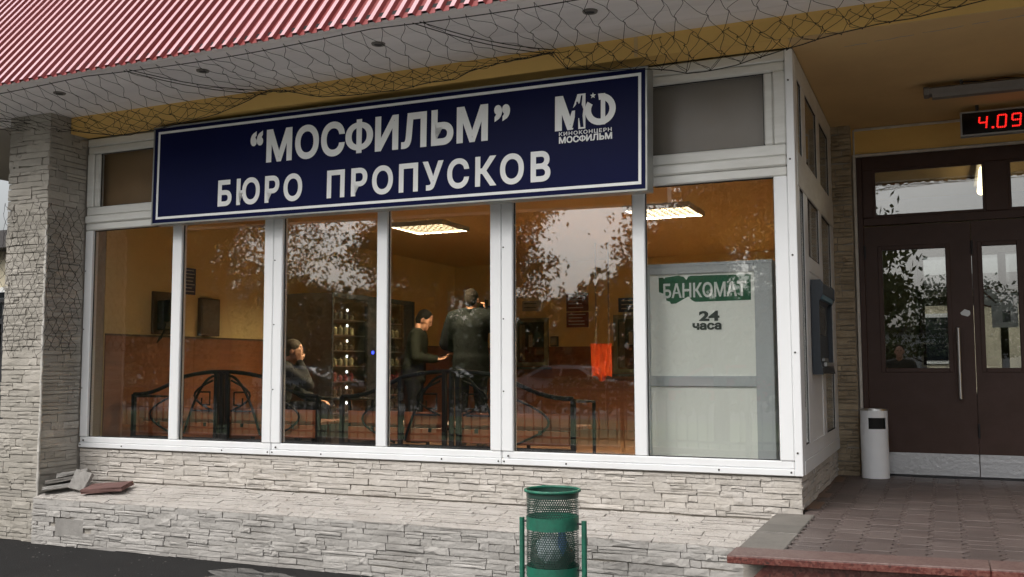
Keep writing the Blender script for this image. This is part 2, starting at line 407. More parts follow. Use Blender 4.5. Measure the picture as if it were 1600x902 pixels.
def extent(s, size, bold, spacing):
    cu = bpy.data.curves.new('t', 'FONT'); cu.body = s; cu.size = size; cu.bevel_depth = bold; cu.bevel_resolution = 0; cu.extrude = .001; cu.space_character = spacing
    t = bpy.data.objects.new('t', cu); COL.objects.link(t)
    me = bpy.data.meshes.new_from_object(t.evaluated_get(bpy.context.evaluated_depsgraph_get()))
    x = [v.co.x for v in me.vertices]; bpy.data.objects.remove(t); bpy.data.curves.remove(cu); bpy.data.meshes.remove(me)
    return min(x), max(x)
def cap_height(size=1.0):
    cu = bpy.data.curves.new('t', 'FONT'); cu.body = 'Н'; cu.size = 1.0
    t = bpy.data.objects.new('t', cu); COL.objects.link(t)
    dg = bpy.context.evaluated_depsgraph_get(); me = bpy.data.meshes.new_from_object(t.evaluated_get(dg))
    h = max(v.co.y for v in me.vertices)-min(v.co.y for v in me.vertices)
    bpy.data.objects.remove(t); bpy.data.curves.remove(cu); bpy.data.meshes.remove(me)
    return h
CAPH = cap_height()

# ------------------------------------------------------------------ dimensions of the place
XL, ZT = -5.947, 2.65            # window front: x from XL to 0, z from 0 to ZT, outer face at y = 0
ZP, ZG = -0.216, -0.73           # entrance platform, asphalt
ZS = 2.80                        # soffit
YD = 2.37                        # entrance door plane
ZC = 2.19                        # dropped ceiling of the hall
def roof_y(x): return -1.13

# ================================================================== GROUND
g = MB(); g.add([(-300,-400,ZG),(300,-400,ZG),(300,200,ZG),(-300,200,ZG)], [(0,1,2,3)])
tag(g.build('ground', 'asphalt'), kind='structure')
pts = []
for k in range(26):
    a = 2*math.pi*k/26; rr = 1 + 0.22*math.sin(3*a+0.6) + 0.12*math.sin(7*a)
    pts.append((-3.52 + 0.34*rr*math.cos(a), -0.80 + 0.22*rr*math.sin(a), ZG+0.004))
tag(MB().add(pts, [tuple(range(26))]).build('puddle', 'puddle', fix=False), kind='structure')
tag(MB().add([(-60,-9.2,ZG+0.004),(60,-9.2,ZG+0.004),(60,-2.2,ZG+0.004),(-60,-2.2,ZG+0.004)], [(0,1,2,3)]).build('bounce_paving', 'bounce_paving'), kind='structure')  # unseen pale paving, added to bounce light up under the canopy
# lawn, street and far lawn behind the photographer
tag(MB().add([(-60,-18.5,ZG+0.004),(60,-18.5,ZG+0.004),(60,-9.2,ZG+0.004),(-60,-9.2,ZG+0.004)], [(0,1,2,3)]).build('lawn', 'lawn'), kind='structure')
tag(MB().add([(-90,-32,ZG+0.004),(90,-32,ZG+0.004),(90,-18.5,ZG+0.004),(-90,-18.5,ZG+0.004)], [(0,1,2,3)]).build('road', 'road'), kind='structure')
tag(MB().box(-60, 60, -9.35, -9.2, ZG-0.1, ZG+0.1).build('kerb', 'concrete'), kind='structure')

# ================================================================== STONE CLADDING
STONES = []
def stone_variants():
    rnd = random.Random(3)
    for k in range(28):
        nu, nv = 4, 3
        cor = [(rnd.uniform(0, .02), rnd.uniform(0, .16)), (1-rnd.uniform(0, .05), rnd.uniform(0, .12)),
               (1-rnd.uniform(0, .05), 1-rnd.uniform(0, .10)), (rnd.uniform(0, .05), 1-rnd.uniform(0, .16))]
        z_ = lambda: rnd.choice((0, 0, .01, .02)); y_ = lambda: rnd.choice((0, 0, .02, .05, .12, .18)); cor = [(z_(), y_()), (1-z_(), y_()), (1-z_(), 1-y_()*.7), (z_(), 1-y_()*.7)]
        vs, fs = [], []
        tilt_u, tilt_v = rnd.uniform(-.35, .35), rnd.uniform(-.1, .45)
        for j in range(nv):
            for i in range(nu):
                a, b = i/(nu-1), j/(nv-1)
                p = [(1-a)*(1-b)*cor[0][c] + a*(1-b)*cor[1][c] + a*b*cor[2][c] + (1-a)*b*cor[3][c] for c in (0, 1)]
                edge = i in (0, nu-1) or j in (0, nv-1)
                w = 1 + tilt_u*(a-.5) + tilt_v*(.5-b) + rnd.uniform(-.25, .25) - (.22 if edge else 0)
                if not (i in (0, nu-1)): p[0] += rnd.uniform(-.05, .05)
                if edge and j in (0, nv-1) and 0 < i < nu-1: p[1] += rnd.uniform(-.05, .05)
                vs.append((p[0], -max(.25, w), p[1]))
        for j in range(nv-1):
            for i in range(nu-1):
                fs.append((j*nu+i, j*nu+i+1, (j+1)*nu+i+1, (j+1)*nu+i))
        ring = [i for i in range(nu)] + [j*nu+nu-1 for j in range(1, nv)] + [(nv-1)*nu+i for i in range(nu-2, -1, -1)] + [j*nu for j in range(nv-2, 0, -1)]
        base = len(vs)
        for r_ in ring: vs.append((vs[r_][0], 1.0, vs[r_][2]))
        m = len(ring)
        for q in range(m): fs.append((ring[q], base+q, base+(q+1) % m, ring[(q+1) % m]))
        me = bpy.data.meshes.new('stone'); me.from_pydata(vs, [], fs)
        bm = bmesh.new(); bm.from_mesh(me); bmesh.ops.recalc_face_normals(bm, faces=bm.faces); bm.to_mesh(me); bm.free()
        STONES.append(me)
stone_variants()
STONE_MESH = {}
def stone_mesh(k, m):
    if (k, m) not in STONE_MESH:
        c = STONES[k].copy(); c.materials.append(MATS[m]); STONE_MESH[(k, m)] = c
    return STONE_MESH[(k, m)]
def clad(parent, org, ud, vd, W, H, rowh, avgw, material, seed, name='stone', proud=(0.003, 0.015), gap=0.0010, skip=None, limit=300):
    """lays ledge stones in uneven rows on the plane org + u*ud + v*vd; outward normal = ud x vd"""
    rnd = random.Random(seed); ud, vd = Vector(ud).normalized(), Vector(vd).normalized(); nd = ud.cross(vd).normalized()
    off = root_loc(parent); v = 0.0
    rows, todo = [], []
    while v < H - rowh*0.35:
        h = min(rowh*rnd.uniform(0.6, 1.5), H-v)
        if H-v-h < rowh*0.45: h = H-v
        rows.append((v, h)); v += h
    for v, h in rows:
        u = 0.0; ww = []
        while u < W-1e-6:
            w = avgw*rnd.choice((0.4, 0.6, 0.8, 1.0, 1.3, 1.9))*rnd.uniform(0.85, 1.15)
            if W-u-w < avgw*0.35: w = W-u
            ww.append((u, w)); u += w
        for u, w in ww:
            cells = [(v, h)]
            if rnd.random() < 0.25 and h > rowh*1.0:
                k = rnd.uniform(.4, .6); cells = [(v, h*k), (v+h*k, h*(1-k))]
            for cv, ch in cells:
                if skip and skip(u, w, cv, ch): continue
                d = rnd.uniform(*proud); k = rnd.randrange(len(STONES))
                P = Vector(org) + ud*(u+gap/2) + vd*(cv+gap/2) - off
                m = Matrix.Identity(4)
                for i in range(3):
                    m[i][0], m[i][1], m[i][2], m[i][3] = ud[i]*(w-gap), -nd[i]*d, vd[i]*(ch-gap), P[i]
                dist = (Vector(org)+ud*(u+w/2)+vd*(cv+ch/2)-CAM).length
                todo.append((w*ch/dist**2, k, m))
    todo.sort(key=lambda q: -q[0])
    key = (parent.name, name); rest = MB()
    for sz, k, m in todo:
        if CLAD_COUNT.get(key, 0) < limit:
            CLAD_COUNT[key] = CLAD_COUNT.get(key, 0)+1
            o = bpy.data.objects.new(name, stone_mesh(k, material)); COL.objects.link(o)
            o.parent = parent; o.matrix_basis = m
        else:
            me = STONES[k]; rest.add([m @ q.co for q in me.vertices], [tuple(p.vertices) for p in me.polygons])
    if rest.v: tag(rest.build(name+'_chips', material, parent, local=True), kind='stuff')
CLAD_COUNT = {}

# wall under the windows (front and side), stones on a mortar bed
LW = 0.265
w = thing('parapet_wall', (-3.0, 0.1, -0.3), 'beige split stone wall directly below the white window frames', 'wall')
MB().add([(XL,0.03,-0.30),(-0.03,0.03,-0.30),(-0.03,0.03,0.01),(XL,0.03,0.01),(XL,0.22,-0.30),(-0.2,0.22,-0.30),(-0.2,0.22,0.01),(XL,0.22,0.01)],
    [(0,1,2,3),(5,4,7,6),(3,2,6,7),(1,5,6,2),(4,0,3,7)]).build('mortar_bed', 'mortar', w)
clad(w, (XL, 0.022, -LW), (1,0,0), (0,0,1), -XL-0.012, LW-0.012, 0.034, 0.165, 'stone', 11)
sw = thing('side_parapet_wall', (0, 1.1, -0.25), 'low beige split stone wall under the side window beside the pavers', 'wall')
box('mortar_bed', (-0.2, -0.03, 0.03, 2.24, -0.30, 0.01), 'mortar', sw)
clad(sw, (-0.022, 0.012, ZP+0.002), (0,1,0), (0,0,1), 2.215, -ZP-0.014, 0.034, 0.16, 'stone', 12)

# ledge in front of it
lg = thing('stone_ledge', (-3.0, -0.24, ZG), 'long grey stone clad ledge with sloping top running from pillar to platform', 'ledge')
LY, LZ = -0.45, -0.365
x0, x1 = XL+0.0, -0.17
MB().add([(x0,LY+.02,ZG-.02),(x1,LY+.02,ZG-.02),(x1,LY+.02,LZ-.012),(x0,LY+.02,LZ-.012),(x0,0.03,ZG-.02),(x1,0.03,ZG-.02),(x1,0.03,-LW-.012),(x0,0.03,-LW-.012)],
    [(0,1,2,3),(3,2,6,7),(1,5,6,2),(4,0,3,7)]).build('mortar_bed', 'mortar', lg)
def hatch(u, w, v, h):      # a small missing stone near the pillar
    return u < 0.52 and u+w > 0.36 and v < 0.19 and v+h > 0.10
clad(lg, (x0, LY+.012, ZG), (1,0,0), (0,0,1), x1-x0, LZ-ZG-.006, 0.036, 0.17, 'stone_grey', 21, skip=hatch)
box('render_patch', (x0+.26, x0+.56, LY+.004, LY+.03, ZG+.075, ZG+.215), 'concrete', lg)
sl = Vector((0, LY-0.0, LZ+LW)); sl_len = math.hypot(0.45, LZ+LW)
clad(lg, (x0, LY+.004, LZ-.008), (1,0,0), (0, 0.45, -LZ-LW), x1-x0, sl_len-0.01, 0.050, 0.22, 'stone_cap', 22, name='cap_stone', proud=(0.003, 0.008))

# pillar at the left end
pl = thing('stone_pillar', (-6.2, -0.2, ZG), 'tall square stone clad pillar at the left end of the windows', 'pillar')
PX0, PX1, PY = -6.42, XL, -0.40
box('mortar_bed', (PX0+.02, PX1-.02, PY+.02, 0.25, ZG-.05, ZS+.02), 'mortar', pl)
clad(pl, (PX0, PY+.012, ZG), (1,0,0), (0,0,1), PX1-PX0-.005, ZS-ZG-.003, 0.045, 0.15, 'stone_pillar', 31, limit=170)
clad(pl, (PX1-.012, PY+.012, ZG), (0,1,0), (0,0,1), -PY-.02, ZS-ZG-.003, 0.045, 0.15, 'stone_pillar', 32)
seam = []
zz = ZG
rr = random.Random(5)
gm = MB(); gp = []
while zz < 1.9:
    gp.append((PX1-.004+rr.uniform(-.003, .003), PY+.004+rr.uniform(-.003, .003), zz)); zz += 0.06
gm.tube(gp, [0.011+rr.uniform(-.004, .004) for _ in gp], 6)
gm.build('corner_grout', 'grout_white', pl)

# pier between side window and entrance door
pr = thing('stone_pier', (0.08, 2.3, ZP), 'narrow brown stone clad pier between side window and entrance door', 'pier')
box('mortar_bed', (-0.2, 0.15, 2.25, 2.6, ZP-.05, 2.66), 'mortar', pr)
clad(pr, (-0.02, 2.242, ZP), (1,0,0), (0,0,1), 0.175, 2.655-ZP, 0.044, 0.12, 'stone_pier', 41, proud=(0.004, 0.024), gap=0.003)

# ================================================================== ROOF, SOFFIT, BEAM
def roof():
    t = thing('canopy_roof', (-2, -1.1, ZS), 'sloping roof of ribbed glossy red metal sheeting over the shopfront', 'roof')
    th = R(51.5); L = 2.6; pitch = 0.094; hgt = 0.024
    vs, fs = [], []; n = 0
    x = -9.0; prof = []
    while x < 4.2:
        prof += [(x, 0), (x+pitch*0.46, 0), (x+pitch*0.56, hgt), (x+pitch*0.90, hgt)]; x += pitch
    nd = Vector((0, -math.sin(th), math.cos(th)))
    for px, h in prof:
        b = Vector((px, roof_y(px)-0.03, ZS-0.022)) + nd*h
        vs += [b, b + Vector((0, L*math.cos(th), L*math.sin(th)))]
    for i in range(len(prof)-1): fs.append((2*i, 2*i+2, 2*i+3, 2*i+1))
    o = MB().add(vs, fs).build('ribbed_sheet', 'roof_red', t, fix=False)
    o.data.materials.append(MATS['roof_pink'])
    for p in o.data.polygons: p.material_index = 1 if p.index % 4 == 2 else 0  # rib tops get the paler pink, flanks and valleys the dark red
    md = o.modifiers.new('thick', 'SOLIDIFY'); md.thickness = 0.0015
    # closed roof space behind the sheet
    m = MB(); m.add([(-9, roof_y(-9)+.05, ZS+.02), (4.2, roof_y(4.2)+.05, ZS+.02), (4.2, 9, ZS+.02), (-9, 9, ZS+.02),
                     (-9, roof_y(-9)+1.7, ZS+1.95), (4.2, roof_y(4.2)+1.7, ZS+1.95), (4.2, 9, ZS+1.95), (-9, 9, ZS+1.95)],
        [(0,1,2,3),(4,5,6,7),(0,4,7,3),(1,2,6,5),(2,3,7,6)])
    m.build('roof_core', 'mortar', t)
    m = MB(); m.add([(-9, roof_y(-9)-.012, ZS-.006), (4.2, roof_y(4.2)-.012, ZS-.006), (4.2, roof_y(4.2)+.03, ZS+.06), (-9, roof_y(-9)+.03, ZS+.06)], [(0,1,2,3)])
    m.build('edge_shade_strip', 'black_hole', t, fix=False)  # black strip standing in for the shadow behind the rib ends
roof()
so_ = thing('soffit', (-2, -0.6, ZS), 'white plastic plank soffit under the red roof edge', 'soffit')
yb = -0.17
for k in range(10):
    # planks run along the front; the last ones are cut to the skewed roof edge
    a0 = yb - k*0.1; a1 = a0-0.0965
    def cl(x, y): return max(y, roof_y(x)+0.004)
    if a1 < roof_y(4.2)+0.004 and a0 < roof_y(4.2): continue
    dz = random.uniform(-.0015, .0015)
    v = []
    for z in (ZS+dz, ZS+.012):
        v += [(-9, cl(-9, a0), z), (4.2, cl(4.2, a0), z), (4.2, cl(4.2, a1), z), (-9, cl(-9, a1), z)]
    if abs(v[0][1]-v[3][1]) < 1e-4 and abs(v[1][1]-v[2][1]) < 1e-4: continue
    MB().add(v, [(0,1,2,3),(4,5,6,7),(0,1,5,4),(2,3,7,6)]).build('plank', 'soffit_white', so_)
bm_ = thing('fascia_beam', (-2, -0.1, 2.65), 'yellow painted beam between soffit and window tops', 'beam')
box('beam', (XL+.003, 4.2, -0.19, -0.004, 2.658, ZS+.01), 'paint_yellow', bm_)
for x in (-0.955, 2.0): box('joint_strip', (x-.012, x+.012, -0.194, -0.188, 2.665, ZS-.002), 'ceiling_yellow', bm_)
# entrance ceiling
tag(box('porch_ceiling', (0.002, 4.2, -0.186, 2.6, 2.652, 2.70), 'ceiling_yellow'), 'yellow brown painted ceiling over the entrance', 'ceiling', kind='structure')
rr = random.Random(9); cr = MB(); cp = []
for k in range(30):
    x = 0.30 + k*0.045; cp.append((x, 0.10-0.15*(x-.35)/.94+rr.uniform(-.008, .008), 2.651))
for k in range(29):
    if rr.random() < .62: cr.tube([cp[k], cp[k+1]], rr.uniform(.001, .003), 4)
tag(cr.build('ceiling_crack', 'mortar'), 'thin flaking crack line across the porch ceiling', 'crack')
# building mass right of the frame and above: keeps light out
tag(box('wall_right', (4.2, 4.4, -0.2, 9, ZG, ZS+.02), 'paint_yellow'), kind='structure')

# ================================================================== recessed downlights
DL = ['rightmost round downlight recessed in the soffit above the sign logo', 'small round downlight recessed in the soffit above the first sign letters',
      'small round downlight in the soffit above the blank left end of the sign', 'leftmost small round downlight in the soffit near the stone pillar']
for (x, y), lb in zip(((-1.072,-.753), (-2.544,-.766), (-4.001,-.782), (-5.407,-.788)), DL):
    t = thing('downlight', (x, y, ZS), lb, 'downlight', 'soffit downlights')
    r_ = MB().lathe([(.026,-.002), (.030,-.012), (.044,-.010), (.047,-.001)], (x, y, ZS), 24).build('rim', 'lamp_grey', t); smooth_by_angle(r_)
    MB().lathe([(.0275,-.004), (.018,.0), (.0005,.002)], (x, y, ZS-.004), 20).build('reflector', 'dark_metal', t)

# ================================================================== WINDOWS (front)
def win_unit(label, xa, xm0, xm1, xb, upper_mat, post_l=True):
    """one white PVC unit: outer frame, thin mullion, transom, two lower panes, one upper light"""
    t = thing('window', ((xa+xb)/2, 0.0, 0.0), label, 'window', 'front window units')
    fl, fr_ = 0.085, 0.085
    y0, y1 = 0.0, 0.07
    gy = 0.034
    zsill, ztr0, ztr1, zu0, zu1 = 0.0897, 1.848, 1.985, 2.053, 2.519
    m = 'pvc'
    box('sill_rail', (xa, xb, y0-.004, y1, 0.0, 0.040), m, t, bevel=.004)
    box('bottom_rail', (xa+.001, xb-.001, y0+.006, y1, 0.0405, zsill), m, t, bevel=.006)
    box('jamb', (xa, xa+fl, y0, y1-.002, zsill+.0005, ztr0), m, t, bevel=.006)
    box('jamb', (xb-fr_, xb, y0, y1-.002, zsill+.0005, ztr0), m, t, bevel=.006)
    box('mullion', (xm0, xm1, y0+.004, y1-.003, zsill+.001, ztr0), m, t, bevel=.006)
    box('transom', (xa, xb, y0-.002, y1, ztr0+.001, ztr0+.062), 'pvc_old', t, bevel=.008)
    box('transom_ledge', (xa, xb, y0-.016, y1, ztr0+.063, ztr0+.128), 'pvc_old', t, bevel=.010)
    box('upper_rail', (xa, xb, y0+.002, y1, ztr1-.008, zu0), 'pvc_old', t, bevel=.010)
    box('head_rail', (xa, xb, y0+.002, y1, zu1, zu1+.062), 'pvc_old', t, bevel=.010)
    box('head_frame', (xa, xb, y0-.006, y1, zu1+.063, ZT), 'pvc_old', t, bevel=.008)
    for a, b in ((xa, xa+.075), (xb-.075, xb)):
        box('upper_jamb', (a, b, y0-.003, y1-.002, zu0-.001, zu1+.001), 'pvc_old', t, bevel=.008)
    for a, b in ((xa+.076, xa+.135), (xb-.135, xb-.076)):
        box('sash_stile', (a, b, y0+.010, y1-.004, zu0+.001, zu1-.001), 'pvc_old', t, bevel=.010)
    for a, b in ((xa+fl, xm0), (xm1, xb-fr_)):
        p = box('pane', (a-.004, b+.004, gy, gy+.004, zsill-.004, ztr0+.004), 'glass', t)
        q = MB(); s = .006
        for c in ((a, a+s, zsill, ztr0), (b-s, b, zsill, ztr0), (a+s, b-s, zsill, zsill+s), (a+s, b-s, ztr0-s, ztr0)):
            q.box(c[0], c[1], gy-.008, gy-.001, c[2], c[3])
        q.build('gasket', 'gasket', p)
    p = box('upper_pane', (xa+.131, xb-.131, gy, gy+.004, zu0-.004, zu1+.004), 'glass_film', t)
    q = MB(); s = .006; a, b = xa+.135, xb-.135
    for c in ((a, a+s, zu0, zu1), (b-s, b, zu0, zu1), (a+s, b-s, zu0, zu0+s), (a+s, b-s, zu1-s, zu1)):
        q.box(c[0], c[1], gy-.008, gy-.001, c[2], c[3])
    q.build('gasket', 'gasket', p)
    box('blind_board', (xa+.06, xb-.06, 0.10, 0.112, 1.99, ZT-.01), upper_mat, t)
    for x in (xa+.02, xa+.05, (xa+xm0)/2, (xm1+xb)/2, xb-.02):
        MB().lathe([(.0001,-.0075), (.006,-.0068), (.0062,.002)], (x, 0.0, 0.022 if x not in (xa+.05,) else 0.06), 10, 'y').build('screw', 'screw', t)
    for z in (0.5, 1.0, 1.5):
        MB().lathe([(.0001,-.004), (.005,-.0035), (.0055,.002)], (xa+.016, 0.0, z), 10, 'y').build('screw', 'screw', t)
    return t
U = (XL, -3.955, -2.005, -0.0505)
win_unit('white framed window at the pillar end, showing the wall telephone behind its panes', U[0], -4.978, -4.878, U[1]-.0015, 'board_brown')
win_unit('middle white framed window with the vending machines and standing men behind it', U[1]+.0015, -3.018, -2.928, U[2]-.0015, 'board_brown')
win_unit('white framed window nearest the entrance with the cash machine booth behind it', U[2]+.0015, -1.055, -0.970, U[3], 'board_grey')

# corner post and side window
cp_ = thing('corner_post', (-.02, .03, 0), 'white plastic corner post where the front and side windows meet', 'post')
box('post', (-0.049, 0.0, -0.006, 0.085, 0.0, ZT), 'pvc', cp_, bevel=.004)
for z in (0.14, 0.75, 1.35, 1.95, 2.45): 
    MB().lathe([(.0001,-.0045), (.006,-.004), (.0065,.002)], (-0.03, -0.006, z), 10, 'y').build('screw', 'screw', cp_)
st = thing('side_window', (0, 1.15, 0), 'white framed side window return between corner post and stone pier', 'window')
def sbox(n, y0, y1, z0, z1, m='pvc', dx=0.0, bev=.002, x0=-0.07): return box(n, (x0, dx, y0, y1, z0, z1), m, st, bevel=bev)
sbox('sill_rail', .086, 2.236, 0, .085, dx=.004)
sbox('bottom_rail', .086, 2.236, .0855, .175)
sbox('head_rail', .086, 2.236, 2.505, ZT-.002, 'pvc_old', .002)
sbox('transom', .086, 2.236, 1.80, 2.02, 'pvc_old', .004)
sbox('jamb', .086, .17, .1755, 1.7995, 'pvc'); sbox('jamb', 1.99, 2.236, .1755, 1.7995, 'pvc')
sbox('upper_jamb', .086, .17, 2.0205, 2.5045, 'pvc_old'); sbox('upper_jamb', 1.99, 2.236, 2.0205, 2.5045, 'pvc_old')
for a, b in ((.36, .56), (1.19, 1.38)):
    sbox('mullion', a, b, .1755, 1.7995, 'pvc'); sbox('upper_mullion', a, b, 2.0205, 2.5045, 'pvc_old')
sbox('panel_rail', .5605, 1.1895, 1.30, 1.40, 'pvc')
box('infill_panel', (-.03, -.006, .555, 1.195, .17, 1.305), 'pvc', st)
for a, b, z0, z1 in ((.17,.36,.1755,1.7995), (.56,1.19,1.40,1.7995), (1.38,1.99,.1755,1.7995), (.17,.36,2.02,2.505), (.56,1.19,2.02,2.505), (1.38,1.99,2.02,2.505)):
    p = box('pane', (-.012, -.009, a-.004, b+.004, z0-.004, z1+.004), 'glass' , st)
    q = MB(); s = .008
    for c in ((a, a+s, z0, z1), (b-s, b, z0, z1), (a+s, b-s, z0, z0+s), (a+s, b-s, z1-s, z1)):
        q.box(-.0085, -.004, c[0], c[1], c[2], c[3])
    q.build('gasket', 'gasket', p)
box('blind_board', (-.13, -.12, .12, 2.23, 1.99, ZT-.01), 'board_grey', st)
box('back_board', (-.11, -.10, 1.25, 2.23, .02, 1.99), 'board_grey', st)

# cash machine on the side window
am = thing('cash_machine', (0.0, 0.95, 0.6), 'dark blue grey cash machine front mounted on the side window panel', 'cash machine')
prof = [(0.0, .615), (.060, .615), (.060, .655), (.026, .70), (.026, 1.10), (.070, 1.16), (.070, 1.215), (.060, 1.235), (0.0, 1.235)]
MB().prism([(a, b) for a, b in prof], 'y', .62, 1.36).build('housing', 'atm_dark', am)
for a in (.600, 1.36): MB().prism([(-.0, .61), (.068, .61), (.052, .70), (.052, 1.10), (.078, 1.15), (.078, 1.225), (.063, 1.245), (0.0, 1.245)], 'y', a, a+.02).build('side_cheek', 'atm_dark', am)
box('canopy_light', (.028, .068, .64, 1.34, 1.118, 1.150), 'atm_blue', am)
box('screen', (.027, .031, .78, 1.18, .88, 1.08), 'vending_dark', am)
kp = box('keypad', (.032, .050, .86, 1.10, .70, .72), 'steel', am)
box('cash_tray', (.061, .078, .72, 1.20, .665, .69), 'steel', am)

# ================================================================== SIGN
def sign():
    L, Hs, T = 4.2, 0.802, 0.125
    A = Vector((-5.06, -.145, 2.63)); B = Vector((-.859, -.262, 2.577))
    t = bpy.data.objects.new('shop_sign', None); COL.objects.link(t); t.empty_display_size = .1
    ud = (B-A).normalized(); nd = Vector((0, -1, 0)); nd = (nd - ud*nd.dot(ud)).normalized(); vd = nd.cross(ud)
    m = Matrix.Identity(4); org = A - vd*Hs
    for i in range(3): m[i][0], m[i][1], m[i][2], m[i][3] = ud[i], vd[i], nd[i], org[i]
    t.matrix_world = m; ROOT[t.name] = Vector(org)
    tag(t, 'long dark blue sign board with white Cyrillic lettering above the windows', 'sign')
    def lb(n, b, mt, bev=0, par=t): return box(n, b, mt, par, bevel=bev, local=True)
    lb('sign_face', (.012, L-.012, .012, Hs-.012, -.02, -.002), 'sign_blue')
    # aluminium tray edge
    lb('edge_strip', (0, L, 0, .0115, -T, .002), 'sign_edge'); lb('edge_strip', (0, L, Hs-.0115, Hs, -T, .002), 'sign_edge')
    lb('edge_strip', (0, .0115, .0118, Hs-.0118, -T, .002), 'sign_edge'); lb('edge_strip', (L-.0115, L, .0118, Hs-.0118, -T, .002), 'sign_edge')
    lb('back_panel', (.012, L-.012, .012, Hs-.012, -T+.002, -T+.006), 'sign_edge')
    bw = .019; a, b, c, d = .050, L-.040, .042, Hs-.040
    q = MB(); q.box(a, b, c, c+bw, -.002, .0005); q.box(a, b, d-bw, d, -.002, .0005); q.box(a, a+bw, c+bw, d-bw, -.002, .0005); q.box(b-bw, b, c+bw, d-bw, -.002, .0005)
    q.build('border_line', 'sign_white', t, local=True)
    Z0 = .0
    def line(s, x0, x1, y, h, off=.012, sp=1.0, nm='lettering'):
        o = text(nm, s.replace('Ф', 'О'), h/CAPH, 1, (x0, y, Z0), (0,0,0), 'sign_white', t, offset=off, extrude=.001, width=x1-x0, spacing=sp)
        if 'Ф' in s:      # the letter is an O crossed by a stem
            i = s.index('Ф'); q = s.replace('Ф', 'О'); L0, L1 = extent(q, h/CAPH, off, sp); k = (x1-x0)/(L1-L0)
            b = extent(q[:i+1], h/CAPH, off, sp)[1]; a0, a1 = extent('О', h/CAPH, off, sp); wd = (a1-a0)
            c = (b-wd/2-L0)*k; hw = wd*k/2+.0005
            for v in o.data.vertices:
                if abs(v.co.x-c) < hw:
                    v.co.x = c+(v.co.x-c)*1.10; v.co.y = h*.5+(v.co.y-h*.5)*.80
            sw_ = h*.098
            MB().box(x0+c-sw_, x0+c+sw_, y-off*.8, y+h+off*.8, Z0-.001, Z0+.0014).build(nm, 'sign_white', t, local=True)
        return o
    line('МОСФИЛЬМ', 1.165, 3.068, Hs-.370, .232, .0115, 1.05)
    line('“', 1.008, 1.130, Hs-.370, .232, .014); line('”', 3.115, 3.235, Hs-.378, .232, .014)
    line('БЮРО', .697, 1.512, Hs-.685, .190, .0082, 1.24); line('ПРОПУСКОВ', 1.738, 3.535, Hs-.687, .190, .0082, 1.24)
    line('КИНОКОНЦЕРН', 3.595, 3.962, Hs-.400, .024, .0006, 1.2); line('МОСФИЛЬМ', 3.595, 3.965, Hs-.449, .040, .002)
    # emblem: M and F with a dark pair of figures and a small star between them
    ex, ey, eh = 3.566, Hs-.352, .205
    line('М', ex, ex+.215, ey, eh, .014, nm='emblem_letter')
    cx, cyy, ro, ri = ex+.318, ey+eh/2, .104, .062
    v, f = [], []
    N = 28
    for k in range(N+1):
        an = R(98) - R(312)*k/N
        for r_ in (ro, ri): v.append((cx+r_*1.02*math.cos(an), cyy+r_*math.sin(an), .0015))
    for k in range(N): f.append((2*k, 2*k+1, 2*k+3, 2*k+2))
    MB().add(v, f).build('emblem_letter', 'sign_white', t, local=True, fix=False)
    MB().box(cx+.004, cx+.034, ey, ey+eh, .0005, .0022).build('emblem_letter', 'sign_white', t, local=True)
    v = []
    for k in range(10):
        an = R(90+36*k); r_ = .021 if k % 2 == 0 else .009
        v.append((ex+.268+r_*math.cos(an), ey+eh-.008+r_*math.sin(an), .0026))
    MB().add(v, [tuple(range(10))]).build('emblem_star', 'sign_white', t, local=True, fix=False)
    P = [(.128,0),(.150,0),(.166,.06),(.176,.062),(.186,0),(.208,0),(.200,.075),(.206,.118),(.194,.150),(.200,.21),(.190,.212),(.180,.160),(.170,.158),(.168,.172),(.156,.172),(.156,.155),(.140,.138),(.118,.125),(.121,.114),(.148,.116),(.146,.07)]
    MB().add([(ex+x-.004, ey+y-.004, .0042) for x, y in P], [tuple(range(len(P)))]).build('emblem_figures', 'sign_blue', t, local=True, fix=False)
sign()

# ================================================================== NET
def net(name, label, rows, hang, closed_lines=()):
    m = MB(); rnd = random.Random(2)
    def flow(i):
        A, B = rows[i], rows[i+1]; k = min(len(A), len(B))//2
        return (Vector(B[k])-Vector(A[k])).normalized()
    for i in range(len(rows)-1):
        for j in range(len(rows[i])):
            for dj in (0, 1):
                k = j + dj - (1 if i % 2 else 0)
                if not 0 <= k < len(rows[i+1]): continue
                if rnd.random() < .015: continue
                a, b = Vector(rows[i][j]), Vector(rows[i+1][k]); d = b-a
                if d.length > .45: continue
                s = d.length; dv = flow(i)*s*.42
                jit = lambda: Vector((rnd.uniform(-.05,.05), rnd.uniform(-.05,.05), rnd.uniform(-.03,.03)-hang))*s
                h1, h2 = a+dv+jit(), b-dv+jit()
                q = [a*(1-u)**3+h1*3*u*(1-u)**2+h2*3*u*u*(1-u)+b*u**3 for u in (0, .2, .4, .6, .8, 1)]
                m.tube(q, .0018, 4, caps=False)
    for r_ in rows:
        for p in r_:
            e = .0042
            p = Vector(p); m.add([p+Vector(q)*e for q in ((1,0,0),(-1,0,0),(0,1,0),(0,-1,0),(0,0,1),(0,0,-1))],
                [(0,2,4),(2,1,4),(1,3,4),(3,0,4),(2,0,5),(1,2,5),(3,1,5),(0,3,5)])
    t = thing(name, rows[0][0], label, 'net')
    m.build('mesh_cords', 'net_cord', t, fix=False)
    for ln in closed_lines:
        MB().tube(ln, .0034, 5).build('edge_rope', 'net_cord', t, fix=False)
    return t
